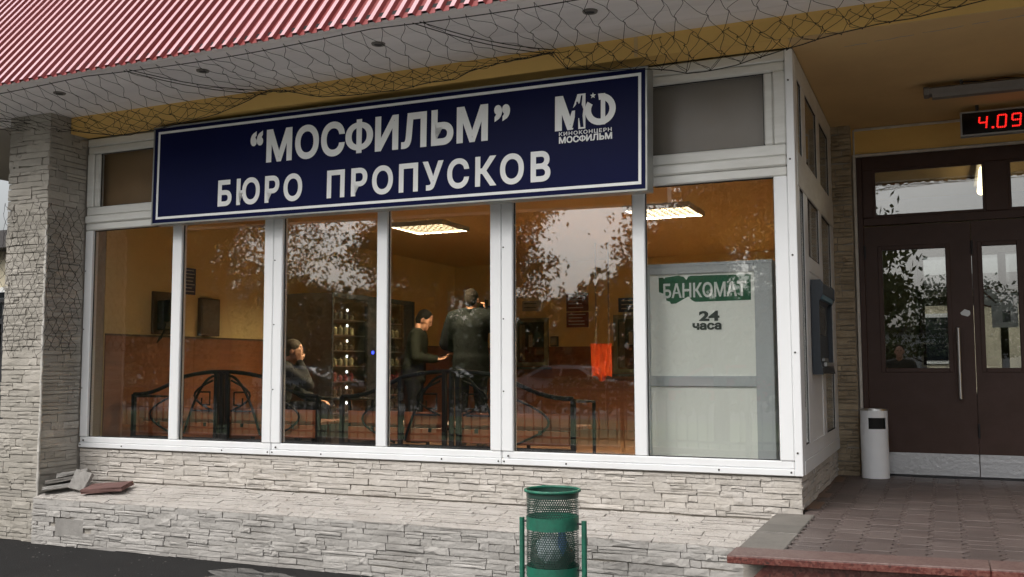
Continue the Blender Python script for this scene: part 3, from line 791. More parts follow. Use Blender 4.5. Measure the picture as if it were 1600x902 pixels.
LOW = [(-6.6,2.70),(-6.1,2.66),(-5.755,2.641),(-5.325,2.565),(-4.9,2.565),(-4.526,2.593),(-4.15,2.67),(-3.851,2.762),(-3.614,2.725),(-3.327,2.648),(-2.782,2.635),(-2.199,2.643),(-2.023,2.70),(-1.507,2.755),
       (-1.418,2.63),(-1.1,2.56),(-.807,2.532),(-.591,2.489),(-.439,2.494),(-.148,2.531),(.066,2.565),(.338,2.60),(.539,2.628),(.921,2.68),(1.5,2.74),(2.4,2.70),(3.4,2.72)]
def low_z(x):
    for (a, za), (b, zb) in zip(LOW, LOW[1:]):
        if a <= x <= b: return za + (zb-za)*(x-a)/(b-a)
    return LOW[0][1] if x < LOW[0][0] else LOW[-1][1]
TIES = (-6.1, -3.851, -1.507, 1.6)
def canopy_net():
    rnd = random.Random(4); rows = []; nr = 6; sp = .15
    for i in range(nr):
        v = i/(nr-1); row = []; n = int(10.0/sp)
        for j in range(n):
            x = -6.6 + (j + (.5 if i % 2 == 0 else 0))*sp + rnd.uniform(-.025, .025)
            # gathered towards the ties lower down
            for tx in TIES:
                d = tx-x
                if abs(d) < .7: x += d*.42*(v**1.5)*(1-abs(d)/.7)
            ty, tz = roof_y(x)+.05, 2.772
            ly, lz = -.285-.03*math.sin(5*x), low_z(x)
            y = ty + (ly-ty)*v; z = tz + (lz-tz)*v**1.3 - .035*math.sin(math.pi*v)*(1+.5*math.sin(2.1*x)) + rnd.uniform(-.003, .003)
            row.append((x, y + rnd.uniform(-.012, .012), z))
        rows.append(row)
    back = []
    for i in range(1, 4):                        # folded back up to the beam
        v = i/3; row = []
        for p in rows[-1] if (i % 2 == 0) else rows[-2]:
            x = p[0] + rnd.uniform(-.03, .03)
            row.append((x, -.285+.085*v, low_z(x) + (2.775-low_z(x))*v + rnd.uniform(-.01, .01)))
        back.append(row)
    top = [(x, roof_y(x)+.045, 2.774 - .03*abs(math.sin(1.3*x))) for x in [-6.6+.2*k for k in range(51)]]
    lowr = [(x, -.287-.03*math.sin(5*x), low_z(x)+rnd.uniform(-.006, .006)) for x in [-6.6+.1*k for k in range(100)]]
    guys = []
    for tx in TIES:
        for d in (-.05, .0):
            x0 = tx-.55+d; guys.append([(x0+(tx-x0)*k/8, roof_y(x0)+.05+(-.25-roof_y(x0)-.05)*k/8, 2.77-.03*math.sin(math.pi*k/8)+(-.03 if d else 0)*k/8) for k in range(9)])
    net('bird_net', 'sagging black bird net strung under the soffit above the sign', rows+back, .06, [top, lowr]+guys)
canopy_net()
def pillar_net():
    rnd = random.Random(8); rows = []; n = 12; nr = 19
    for i in range(nr):
        row = []
        for j in range(n):
            s = (j+(.5 if i % 2 == 0 else 0))*.083+rnd.uniform(-.018, .018); z = 2.02-i*.068+rnd.uniform(-.022, .022)+.03*math.sin(3*s*6+i*.5)
            if s < .49: p = (PX0+s-.02, PY-.026+rnd.uniform(-.004, .004), z)
            else: p = (PX1+.022+rnd.uniform(-.004, .004), PY-.026+(s-.49), z)
            if p[1] > -.03: continue
            row.append(p)
        rows.append(row)
    net('pillar_net', 'black bird net drooping against the upper half of the stone pillar', rows, .02)
pillar_net()

# ================================================================== PLATFORM
pf = thing('entrance_platform', (1.0, 0.5, ZG), None, None); tag(pf, 'raised entrance platform paved with interlocking reddish blocks and granite edge', 'platform', kind='structure')
EA, EB = Vector((-.164, -1.509)), Vector((1.084, -1.385))       # outer front edge (skewed a little)
def edge_y(x): return EA.y + (x-EA.x)*(EB.y-EA.y)/(EB.x-EA.x)
RX = 3.6
box('paver_bed', (-.16, RX, -1.1, 2.5, ZG, ZP-.012), 'paver_bed', pf)
def pavers():
    px, py = 0.158, 0.118; rnd = random.Random(6)
    def wave(v): return .015*math.sin(2*math.pi*v)
    K = 10
    out = [(-px/2+.0042+wave(k/K), -py/2+.0009+(py-.0018)*k/K) for k in range(K+1)] + [(px/2-.0042+wave(k/K), -py/2+.0009+(py-.0018)*k/K) for k in range(K, -1, -1)]
    n = len(out); ch = .0018
    cxm = 0.0
    def inner(p): return (p[0]*.975, p[1]*.97)
    vs = [(x, y, -.05) for x, y in out] + [(x, y, -ch) for x, y in out] + [(*inner(p), 0) for p in out]
    fs = [(i, (i+1) % n, (i+1) % n+n, i+n) for i in range(n)] + [(i+n, (i+1) % n+n, (i+1) % n+2*n, i+2*n) for i in range(n)] + [tuple(range(2*n, 3*n))]
    me = bpy.data.meshes.new('paver'); me.from_pydata(vs, [], fs); me.materials.append(MATS['paver'])
    bm = bmesh.new(); bm.from_mesh(me); bmesh.ops.recalc_face_normals(bm, faces=bm.faces); bm.to_mesh(me); bm.free()
    spots = []
    ncol = int((RX-.06)/px)
    for c in range(ncol):
        x = .075 + px*(c+.5)
        for r_ in range(33):
            y = 2.43 - py*(r_+.5)
            if y < edge_y(x)+.14: continue
            if y > 2.35: continue
            if x < .1 and y > -0.02: pass
            if x < 0.0: continue
            u, v, d = to_px((x, y, ZP)); vis = -30 < u < 1630 and v < 930
            spots.append((0 if vis else 1, d, x, y, rnd.uniform(-.0015, .0015), rnd.gauss(0, .004), rnd.gauss(0, .004)))
    for r_ in range(21):      # half blocks along the side wall
        y = 2.43 - py*(r_+.5)
        if -.0 < y < 2.35:
            o = bpy.data.objects.new('half_paver', me); COL.objects.link(o); o.parent = pf
            o.matrix_basis = Matrix.Translation(Vector((.040, y, ZP+rnd.uniform(-.001, .001)))-ROOT[pf.name]) @ Matrix.Diagonal((.46, 1, 1, 1))
    spots.sort()
    rest = MB()
    for k, (nv, d, x, y, dz, ax, ay) in enumerate(spots):
        M = Matrix.Translation((x, y, ZP+dz)) @ Matrix.Rotation(ax, 4, 'X') @ Matrix.Rotation(ay, 4, 'Y')
        if k < 300:
            o = bpy.data.objects.new('paver', me); COL.objects.link(o); o.parent = pf
            o.matrix_basis = Matrix.Translation(-ROOT[pf.name]) @ M
        else:
            rest.add([M @ Vector(q) for q in vs], fs)
    if rest.v: tag(rest.build('paver_field', 'paver', pf, fix=True), kind='stuff')
pavers()
def quad_slab(name, q, z0, z1, m, par, bev=.006):
    v = [(x, y, z0) for x, y in q] + [(x, y, z1) for x, y in q]
    return MB().add(v, [(3,2,1,0),(4,5,6,7),(0,1,5,4),(1,2,6,5),(2,3,7,6),(3,0,4,7)]).build(name, m, par, bevel=bev)
# grey strip slabs along the left edge
ys = [-1.28, -.78, -.50, -.06]
for a, b in zip(ys, ys[1:]):
    quad_slab('edge_slab', [(-.158, a+.003), (.066+random.uniform(-.004,.004), a+.003), (.066, b-.003), (-.158, b-.003)], ZP-.05, ZP+.001+random.uniform(-.002,.002), 'slab_grey' if a < -.2 and a > -1.2 or a == -1.28 else 'paver', pf)
# granite coping stones and riser
xs = [-.164, .955, 2.2, RX]
for a, b in zip(xs, xs[1:]):
    quad_slab('coping_stone', [(a+.0015, edge_y(a)), (b-.0015, edge_y(b)), (b-.0015, edge_y(b)+.215), (a+.0015, edge_y(a)+.215)], ZP-.034, ZP+.004, 'granite_top', pf, bev=.004)
    quad_slab('coping_nose', [(a+.0015, edge_y(a)-.002), (b-.0015, edge_y(b)-.002), (b-.0015, edge_y(b)+.02), (a+.0015, edge_y(a)+.02)], ZP-.036, ZP-.003, 'granite_red', pf, bev=.003)
xr = [-.055, .42, .95, 1.5, 2.1, 2.8, RX]
for k, (a, b) in enumerate(zip(xr, xr[1:])):
    if k == 0:      # first riser panel has a broken upper corner
        P = [(a, ZG), (b-.0015, ZG), (b-.0015, ZP-.042), (a+.085, ZP-.042), (a+.045, ZP-.058), (a, ZP-.105)]
    else: P = [(a, ZG), (b-.0015, ZG), (b-.0015, ZP-.042), (a, ZP-.042)]
    n = len(P)
    v = [(x, edge_y(x)+.045, z) for x, z in P] + [(x, edge_y(x)+.075, z) for x, z in P]
    MB().add(v, [tuple(range(n)), tuple(range(2*n-1, n-1, -1))] + [(i, (i+1) % n, (i+1) % n+n, i+n) for i in range(n)]).build('riser_panel', 'granite_red', pf)
MB().box(-.15, RX, -1.18, -1.1, ZG, ZP-.05).build('riser_backing', 'mortar', pf)

# ================================================================== ENTRANCE
YF = YD
ds = thing('door_frame', (1.03, YF, ZP), 'dark brown metal entrance frame with two transom lights', 'door frame')
DX0, DX1 = 0.184, 1.88
ym = 1.031
def db(n, x0, x1, z0, z1, dy=0.0, m='door_brown', par=ds, bev=.004, th=.06): return box(n, (x0, x1, YF-dy, YF+th, z0, z1), m, par, bevel=bev)
db('stile', DX0, DX0+.045, ZP, 2.404); db('stile', DX1-.045, DX1, ZP, 2.404)
db('head', DX0+.0455, DX1-.0455, 2.29, 2.404)
db('transom_bar', DX0+.0455, DX1-.0455, 1.825, 1.890)
for a, b in ((.2295, .310), (1.149, 1.315), (1.755, 1.8345)): db('transom_stile', a, b, 1.8905, 2.2895, .004)
for a, b in ((.310, 1.149), (1.315, 1.755)):
    p = db('transom_pane', a-.006, b+.006, 1.885, 2.295, -.022, 'glass_door', bev=0, th=.026)
    q = MB(); s = .02
    for c in ((a, a+s, 1.8905, 2.2895), (b-s, b, 1.8905, 2.2895), (a+s, b-s, 1.8905, 1.8905+s), (a+s, b-s, 2.2895-s, 2.2895)):
        q.box(c[0], c[1], YF+.004, YF+.020, c[2], c[3])
    q.build('glazing_bead', 'door_brown', p)
def door(label, x0, x1, gx0, gx1, hx, group):
    t = thing('entrance_door', ((x0+x1)/2, YF, ZP), label, 'door', group)
    z0, z1 = ZP+.012, 1.815; g0, g1 = .648, 1.614
    q = MB(); yy = YF+.006
    q.box(x0, gx0, yy, YF+.05, z0, z1); q.box(gx1, x1, yy, YF+.05, z0, z1); q.box(gx0, gx1, yy, YF+.05, z0, g0); q.box(gx0, gx1, yy, YF+.05, g1, z1)
    q.build('leaf', 'door_brown', t)
    p = box('pane', (gx0-.005, gx1+.005, YF+.026, YF+.030, g0-.005, g1+.005), 'glass_door', t)
    q = MB(); s = .035
    for c in ((gx0-s, gx0, g0-s, g1+s), (gx1, gx1+s, g0-s, g1+s), (gx0, gx1, g0-s, g0), (gx0, gx1, g1, g1+s)):
        q.box(c[0]+.0008, c[1]-.0008, YF-.002, YF+.012, c[2]+.0008, c[3]-.0008)
    q.build('glazing_bead', 'door_brown', p, bevel=.003)
    box('kick_plate', (x0+.002, x1-.002, YF-.0035, YF+.0055, ZP+.014, -.030), 'tread_plate', t)
    if hx:
        h = MB().tube([(hx, YF-.055, .405), (hx, YF-.055, .965)], .0135, 14).build('handle', 'steel', t); smooth_by_angle(h)
        for z in (.45, .925): MB().tube([(hx, YF-.055, z), (hx, YF+.004, z)], .008, 10).build('handle_standoff', 'dark_metal', t)
    for z in (.1, 1.55): MB().tube([(x0+.002, YF-.004, z), (x0+.002, YF-.004, z+.11)], .008, 8).build('hinge', 'dark_metal', t)
    return t
door('left leaf of the brown entrance door with the long steel handle', DX0+.047, ym-.002, .366, .840, .912, 'entrance door leaves')
door('right leaf of the brown entrance door with a paper notice behind its glass', ym+.002, DX1-.047, 1.108, 1.352, None, 'entrance door leaves')
# remains of a sticker
rr = random.Random(3)
v = [(.975+.038*rr.uniform(.75,1.1)*math.cos(a*R(36)), YF+.0048, 1.085+.030*rr.uniform(.7,1.1)*math.sin(a*R(36))) for a in range(10)]
tag(MB().add(v, [tuple(range(10))]).build('torn_sticker', 'aluminium', fix=False), 'torn silvery sticker remains above the door handle', 'sticker')
# paper notice and no smoking disc behind the right pane
t = thing('paper_notice', (1.24, YF+.034, .98), 'white paper notice with a small grey portrait on the door glass', 'notice')
box('sheet', (1.160, 1.345, YF+.0345, YF+.0355, .965, 1.235), 'paper', t)
box('portrait', (1.236, 1.292, YF+.0325, YF+.0342, 1.005, 1.095), 'photo_grey', t)
for k, (a, b) in enumerate(((1.185, 1.29), (1.18, 1.24), (1.18, 1.225))): box('text_line', (a, b, YF+.0325, YF+.0342, 1.19-k*.026, 1.196-k*.026), 'photo_grey', t)
t = thing('no_smoking_disc', (1.145, YF+.04, 1.2), 'round red ringed prohibition disc partly behind the paper notice', 'sticker')
MB().lathe([(.080,0), (.066,0)], (1.150, YF+.037, 1.205), 28, 'y').build('ring', 'notice_red', t, fix=False)
MB().lathe([(.066,0), (.0005,0)], (1.150, YF+.038, 1.205), 28, 'y').build('disc', 'paper', t, fix=False)
MB().prism([(1.098,1.246),(1.109,1.257),(1.202,1.164),(1.191,1.153)], 'y', YF+.0345, YF+.0362).build('slash', 'notice_red', t)
# yellow wall above the door, its trims
tag(box('wall_over_door', (0.15, 4.2, YF+.005, YF+.3, 2.43, 2.655), 'paint_yellow'), kind='structure')
tag(box('wall_beside_door', (DX1+.03, 4.2, YF+.005, YF+.3, ZP-.05, 2.4295), 'paint_yellow'), kind='structure')
t = thing('door_trim', (.17, YF, ZP), 'thin whitish render trim around the brown entrance frame', 'trim')
box('trim_strip', (DX0-.026, DX0-.002, YF-.012, YF+.05, ZP, 2.43), 'grout_white', t, bevel=.004)
box('trim_strip', (DX0-.0015, 4.15, YF-.012, YF+.05, 2.406, 2.43), 'grout_white', t, bevel=.004)
box('trim_strip', (DX0-.02, DX0-.006, YF-.004, YF+.03, 2.4305, 2.64), 'grout_white', t, bevel=.003)
box('trim_strip', (DX0-.0055, 4.15, YF-.008, YF+.03, 2.628, 2.648), 'grout_white', t, bevel=.003)
box('threshold', (DX0+.046, DX1-.046, YF-.02, YF+.09, ZP-.03, ZP+.008), 'dark_metal', t)
# LED clock hung under the porch ceiling
t = thing('led_clock', (1.35, 1.97, 2.43), 'black digital clock display showing red numerals above the door', 'clock')
cx0, cx1, cz0, cz1, cyf = .992, 1.72, 2.425, 2.59, 1.95
box('case', (cx0, cx1, cyf, cyf+.06, cz0, cz1), 'clock_black', t)
q = MB(); s = .012
for c in ((cx0-s, cx0, cz0-s, cz1+s), (cx1, cx1+s, cz0-s, cz1+s), (cx0, cx1, cz0-s, cz0), (cx0, cx1, cz1, cz1+s)): q.box(c[0], c[1], cyf-.006, cyf+.062, c[2], c[3])
q.build('case_frame', 'aluminium', t)
for x in (1.1, 1.6): box('bracket', (x-.012, x+.012, cyf+.02, cyf+.035, cz1+.012, 2.653), 'dark_metal', t)
SEG = {'a': (0,1,1,1), 'b': (1,.5,1,1), 'c': (1,0,1,.5), 'd': (0,0,1,0), 'e': (0,0,0,.5), 'f': (0,.5,0,1), 'g': (0,.5,1,.5)}
DIG = {'4': 'bcfg', '0': 'abcdef', '9': 'abcdfg', '2': 'abged'}
def digit(ch, x, z, w, h):
    for sname in DIG[ch]:
        x0, y0, x1, y1 = SEG[sname]; m = MB()
        a = Vector((x+x0*w+.10*y0*h, z+y0*h)); b = Vector((x+x1*w+.10*y1*h, z+y1*h)); d = (b-a); L = d.length; d.normalize(); nn = Vector((-d.y, d.x))*.0062
        nd_ = 4
        for k in range(nd_):      # rows of square LEDs
            c0 = a + d*(L*(k+.18)/nd_); c1 = a + d*(L*(k+.86)/nd_)
            qd = [c0-nn, c1-nn, c1+nn, c0+nn]
            m.add([(p.x, cyf-.0015, p.y) for p in qd], [(0,1,2,3)])
        m.build('digit_segment', 'led_red', t, fix=False)
digit('4', 1.105, 2.462, .052, .092)
MB().box(1.195, 1.211, cyf-.002, cyf-.001, 2.458, 2.472).build('digit_point', 'led_red', t)
digit('0', 1.232, 2.462, .056, .092); digit('9', 1.330, 2.462, .056, .092)
# batten lamp
t = thing('batten_lamp', (1.3, 1.2, 2.6), 'unlit grey fluorescent batten lamp hanging from the porch ceiling', 'lamp')
MB().prism([(1.13,2.598),(1.15,2.565),(1.25,2.565),(1.27,2.598),(1.255,2.612),(1.145,2.612)], 'x', .775, 2.1).build('body', 'lamp_grey', t)
MB().prism([(1.12,2.600),(1.145,2.558),(1.255,2.558),(1.28,2.600),(1.26,2.618),(1.14,2.618)], 'x', .735, .775).build('end_cap', 'lamp_grey', t, bevel=.006)
MB().prism([(1.155,2.566),(1.165,2.540),(1.235,2.540),(1.245,2.566)], 'x', .79, 2.08).build('diffuser', 'lamp_grey', t)
for x in (.98, 1.45): 
    box('hanger', (x-.01, x+.01, 1.18, 1.22, 2.611, 2.654), 'dark_metal', t)
MB().tube([(.98,1.2,2.64),(1.1,1.19,2.625),(1.25,1.2,2.635),(1.36,1.2,2.622),(1.45,1.2,2.645)], .005, 6).build('cable', 'dark_metal', t)

# white pedal-less litter bin by the door
t = thing('white_litter_bin', (.275, 2.13, ZP), 'white cylindrical litter bin with dark slot beside the brown door', 'litter bin')
r0, h0 = .104, .532; c = (.277, 2.12, ZP+.004)
def arc(r, a0, a1, z0, z1, n=10):
    m = MB(); v, f = [], []
    for k in range(n+1):
        a = a0+(a1-a0)*k/n
        v += [(c[0]+r*math.cos(a), c[1]+r*math.sin(a), c[2]+z0), (c[0]+r*math.cos(a), c[1]+r*math.sin(a), c[2]+z1)]
    for k in range(n): f.append((2*k, 2*k+2, 2*k+3, 2*k+1))
    return m.add(v, f)
A0, A1 = R(-110), R(-32); m = MB()
for a0, a1, z0, z1, n in ((A1, A0+2*math.pi, 0, h0, 40), (A0, A1, 0, .385, 14), (A0, A1, .472, h0, 14)):
    q = arc(r0, a0, a1, z0, z1, n); m.add(q.v, q.f)
o = m.build('body', 'white_enamel', t); smooth_by_angle(o)
arc(r0-.012, A0-.1, A1+.1, .37, .49, 14).build('slot', 'black_hole', t, fix=False)
o = MB().lathe([(.0005, h0-.006), (.085, h0-.006), (.09, h0+.006), (.106, h0+.008), (.107, h0-.004)], c, 36).build('lid', 'steel', t); smooth_by_angle(o)
o = MB().lathe([(.0005, 0), (.100, 0), (.1055, .0), (.1055, .012)], c, 36).build('base_ring', 'white_enamel', t)

# ================================================================== GREEN LITTER BIN
gx, gy_, gr = -1.198, -1.10, 0.143
t = thing('green_litter_bin', (gx, gy_, ZG), 'green perforated metal litter bin hung between two posts', 'litter bin')
gz0, gz1 = -.47, -.005
def ring_wall(r, z0, z1, name, mt, n=48, uv=False):
    v, f = [], []
    for z in (z0, z1):
        for k in range(n): v.append((gx+r*math.cos(2*math.pi*k/n), gy_+r*math.sin(2*math.pi*k/n), z))
    for k in range(n): f.append((k, (k+1) % n, (k+1) % n+n, k+n))
    o = MB().add(v, f).build(name, mt, t, fix=False, smooth=True)
    if uv:
        ul = o.data.uv_layers.new(name='UVMap')
        for p in o.data.polygons:
            for li, (du, dv) in zip(p.loop_indices, ((0,0),(1,0),(1,1),(0,1))):
                ul.data[li].uv = ((p.index+du)*2*math.pi*r/n + .0, (z1-z0)*dv)
    return o
ring_wall(gr, gz0+.055, -.215, 'perforated_shell', 'bin_mesh', uv=True)
ring_wall(gr, -.150, gz1-.035, 'perforated_shell', 'bin_mesh', uv=True)
o = ring_wall(gr+.0015, gz0, gz0+.058, 'lower_band', 'bin_green'); ring_wall(gr+.0015, -.217, -.148, 'middle_band', 'bin_green'); ring_wall(gr+.0015, gz1-.037, gz1-.006, 'upper_band', 'bin_mesh')
MB().lathe([(.0005, gz0+.01), (gr, gz0+.01)], (gx, gy_, 0), 40).build('bottom_plate', 'bin_green', t)
MB().tube([(gx+(gr+.007)*math.cos(2*math.pi*k/40), gy_+(gr+.007)*math.sin(2*math.pi*k/40), gz1-.004) for k in range(40)], .0085, 8, closed=True).build('rim', 'bin_green', t, smooth=True)
for sx in (-1, 1):
    px = gx+sx*.183
    o = MB().tube([(px, gy_, ZG), (px, gy_, -.166)], .0145, 14).build('post', 'bin_green', t); smooth_by_angle(o)
    MB().tube([(px, gy_, -.185), (gx+sx*gr, gy_, -.185)], .006, 8).build('pivot', 'dark_metal', t)
    MB().tube([(px, gy_, -.43), (gx+sx*gr, gy_, -.43)], .005, 8).build('pivot', 'dark_metal', t)
box('base_bar', (gx-.20, gx+.20, gy_-.02, gy_+.02, ZG-.01, ZG+.02), 'bin_green', t)
def crumple(name, c, r, mt, seed, parent=None):
    rnd = random.Random(seed); bm = bmesh.new(); bmesh.ops.create_icosphere(bm, subdivisions=3, radius=1)
    ph = [(Vector((rnd.uniform(-1,1), rnd.uniform(-1,1), rnd.uniform(-1,1))).normalized(), rnd.uniform(3, 9), rnd.uniform(0, 6)) for _ in range(9)]
    for v in bm.verts:
        d = v.co.normalized(); k = 1 + sum(.06*abs(math.sin(f*d.dot(a)+p)) for a, f, p in ph) - .2
        v.co = Vector((d.x*r[0], d.y*r[1], d.z*r[2]))*k + Vector(c)
    me = bpy.data.meshes.new(name); bm.to_mesh(me); bm.free(); me.materials.append(MATS[mt])
    o = bpy.data.objects.new(name, me); COL.objects.link(o); return o
tag(crumple('plastic_bag', (gx+.005, gy_-.055, -.315), (.065, .06, .075), 'bag_plastic', 1), 'pale crumpled plastic bag inside the green bin', 'bag')
tag(crumple('blue_wrapper', (gx+.075, gy_-.055, -.28), (.022, .03, .06), 'bag_blue', 2), 'blue plastic wrapper inside the green bin', 'wrapper')
tag(crumple('rubbish', (gx-.02, gy_+.03, -.37), (.105, .085, .085), 'litter_dark', 3), 'dark mixed rubbish at the bottom of the green bin', 'rubbish')

# ================================================================== LOOSE SLABS ON THE LEDGE
def loose(name, label, size, loc, rot, mt, group=None):
    rnd = random.Random(sum(ord(ch) for ch in label)); bm = bmesh.new(); bmesh.ops.create_cube(bm, size=1)
    bmesh.ops.subdivide_edges(bm, edges=bm.edges, cuts=2, use_grid_fill=True)
    for v in bm.verts:
        v.co = Vector((v.co.x*size[0], v.co.y*size[1], v.co.z*size[2])) + Vector((rnd.uniform(-1,1), rnd.uniform(-1,1), rnd.uniform(-.4,.4)))*.006
    me = bpy.data.meshes.new(name); bm.to_mesh(me); bm.free(); me.materials.append(MATS[mt])
    o = bpy.data.objects.new(name, me); COL.objects.link(o); o.location = loc; o.rotation_euler = [R(a) for a in rot]
    return tag(o, label, 'paving slab', group)
def ledge_z(y): return -LW + (LZ+LW)*(-y)/.45
G = 'loose slabs left on the ledge'
loose('loose_slab', 'lower grey slab of the loose pile against the stone pillar', (.30,.15,.035), (-5.80,-.27,ledge_z(-.27)+.03), (-12,-8,38), 'concrete', G)
loose('loose_slab', 'upper dark edged slab of the loose pile against the stone pillar', (.29,.14,.035), (-5.80,-.25,ledge_z(-.25)+.075), (-14,-10,40), 'slab_grey', G)
loose('loose_slab', 'topmost thin slab of the loose pile against the stone pillar', (.24,.12,.028), (-5.77,-.20,ledge_z(-.2)+.11), (-16,-10,34), 'concrete', G)
loose('loose_slab', 'pale grey slab leaning on the pile at the pillar', (.135,.03,.16), (-5.63,-.26,ledge_z(-.26)+.082), (-30,14,18), 'concrete', G)
loose('loose_slab', 'flat reddish slab lying alone on the ledge', (.36,.17,.034), (-5.36,-.24,ledge_z(-.24)+.035), (10,-5,12), 'broken_red', G)

# ================================================================== THE HALL BEHIND THE WINDOWS
RX0, RX1, RY1, RF = -5.96, 0.06, 7.0, ZP
tag(box('floor', (RX0-.2, RX1, .22, RY1+.2, RF-.1, RF), 'room_floor'), kind='structure')
tag(box('ceiling', (RX0-.2, -.135, .113, RY1+.2, ZC, ZC+.08), 'room_ceiling'), kind='structure')
tag(box('wall_left', (RX0-.2, RX0, .251, RY1+.2, RF, ZC-.002), 'room_yellow'), kind='structure')
tag(box('wall_back', (RX0, RX1, RY1, RY1+.2, RF, ZC-.002), 'room_yellow'), kind='structure')
tag(box('wall_vestibule', (RX1-.06, RX1+.04, 2.61, RY1, RF, 2.64), 'frame_olive'), kind='structure')
DZ = .955
for k in range(6):      # laminate dado boards along the left wall
    a = .26+k*1.115
    tag(box('dado_board', (RX0, RX0+.012, a, a+1.112, RF, DZ), 'dado_brown'), kind='structure')
for k in range(5):
    a = RX0+.013+k*1.19
    tag(box('dado_board_back', (a, a+1.187, RY1-.012, RY1, RF, DZ), 'dado_brown'), kind='structure')
tag(box('dado_rail', (RX0, RX0+.02, .26, RY1-.03, DZ+.0005, DZ+.018), 'box_brown'), kind='structure')
# ceiling luminaires: louvre grids over lit tubes
def luminaire(x, y, label):
    t = thing('ceiling_light', (x, y, ZC), label, 'ceiling light', 'louvred ceiling lights in the hall')
    s = .30
    MB().box(x-s, x+s, y-s, y+s, ZC-.012, ZC-.004).build('lit_tubes', 'tube_warm', t)
    q = MB(); f = .02
    q.box(x-s-f, x+s+f, y-s-f, y-s, ZC-.05, ZC-.001); q.box(x-s-f, x+s+f, y+s, y+s+f, ZC-.05, ZC-.001); q.box(x-s-f, x-s, y-s, y+s, ZC-.05, ZC-.001); q.box(x+s, x+s+f, y-s, y+s, ZC-.05, ZC-.001)
    q.build('frame', 'aluminium', t)
    for k in range(1, 8): box('louvre', (x-s+k*.075-.003, x-s+k*.075+.003, y-s, y+s, ZC-.048, ZC-.014), 'louvre_gold', t)
    for k in range(1, 6): box('louvre', (x-s, x+s, y-s+k*.10-.003, y-s+k*.10+.003, ZC-.046, ZC-.0145), 'louvre_gold', t)
luminaire(-4.20, 2.98, 'lit louvred ceiling light behind the middle window')
luminaire(-1.62, 2.98, 'lit louvred ceiling light above the cash machine booth')
luminaire(-.60, 5.5, 'added unseen louvred ceiling light brightening the back of the hall')  # extra light out of view, added to brighten the back wall
# payphone, boards and notices on the left wall (x = RX0)
X = RX0
t = thing('wall_telephone', (X, .92, .97), 'dark wall telephone with hanging cord beside the window mullion', 'telephone')
box('backplate', (X, X+.03, .80, 1.12, .985, 1.385), 'box_brown', t, bevel=.004)
box('body', (X+.03, X+.11, .84, 1.08, 1.02, 1.30), 'vending_dark', t, bevel=.012)
MB().tube([(X+.13,.87,1.30),(X+.135,.87,1.26),(X+.135,.87,1.14),(X+.13,.87,1.10)], [.026,.018,.018,.026], 10).build('handset', 'black_iron', t, smooth=True)
MB().tube([(X+.12,.87,1.08),(X+.10,.84,.95),(X+.09,.79,.90),(X+.08,.83,.94),(X+.06,.92,1.02)], .007, 6).build('cord', 'black_iron', t)
def board(name, label, cat, y0, y1, z0, z1, mt, lines, ink, x=X, th=.012):
    t = thing(name, (x, (y0+y1)/2, z0), label, cat)
    box('panel', (x, x+th, y0, y1, z0, z1), mt, t)
    for k in range(lines):
        z = z1-(z1-z0)*(k+.7)/(lines+.6)
        box('text_line', (x+th, x+th+.001, y0+(y1-y0)*.1, y0+(y1-y0)*random.uniform(.7,.92), z-.004, z+.004), ink, t)
    return t
board('notice_board', 'small dark blue notice board on the yellow wall above the telephone', 'notice', 1.19, 1.375, 1.385, 1.645, 'notice_blue', 7, 'ink_pale')
t = thing('fuse_box', (X, 1.55, .99), 'square dark brown box on the yellow wall under the blue notice', 'box')
box('case', (X, X+.05, 1.42, 1.70, .985, 1.36), 'box_brown', t, bevel=.006); box('door_panel', (X+.05, X+.056, 1.435, 1.685, 1.0, 1.345), 'box_brown', t)
# things on the back wall (y = RY1)
def wall_board(name, label, cat, x0, x1, z0, z1, mt, lines, ink, fr=None):
    y = RY1-.014
    t = thing(name, ((x0+x1)/2, y, z0), label, cat)
    box('panel', (x0, x1, y-.012, y+.012, z0, z1), mt, t)
    for k in range(lines):
        z = z1-(z1-z0)*(k+.7)/(lines+.6)
        box('text_line', (x0+(x1-x0)*.1, x0+(x1-x0)*random.uniform(.7,.92), y-.0135, y-.0122, z-.006, z+.006), ink, t)
    return t
wall_board('red_notice', 'upper of two dark red notice plates on the back wall', 'notice', -4.14, -3.81, 1.46, 1.72, 'notice_red', 4, 'ink_pale')
wall_board('red_notice', 'lower of two dark red notice plates on the back wall', 'notice', -4.14, -3.81, 1.23, 1.445, 'notice_red', 4, 'ink_pale')
wall_board('blue_notice', 'blue notice plate above the right hand service window', 'notice', -3.36, -2.9, 1.43, 1.627, 'notice_blue', 3, 'ink_pale')
wall_board('blue_notice', 'blue notice plate behind the tall man on the phone', 'notice', -5.53, -5.1, 1.36, 1.58, 'notice_blue', 3, 'ink_pale')
wall_board('paper_sheet', 'pale paper sheet pinned above the left service window', 'notice', -4.83, -4.55, 1.48, 1.63, 'board_grey', 2, 'ink_dark')
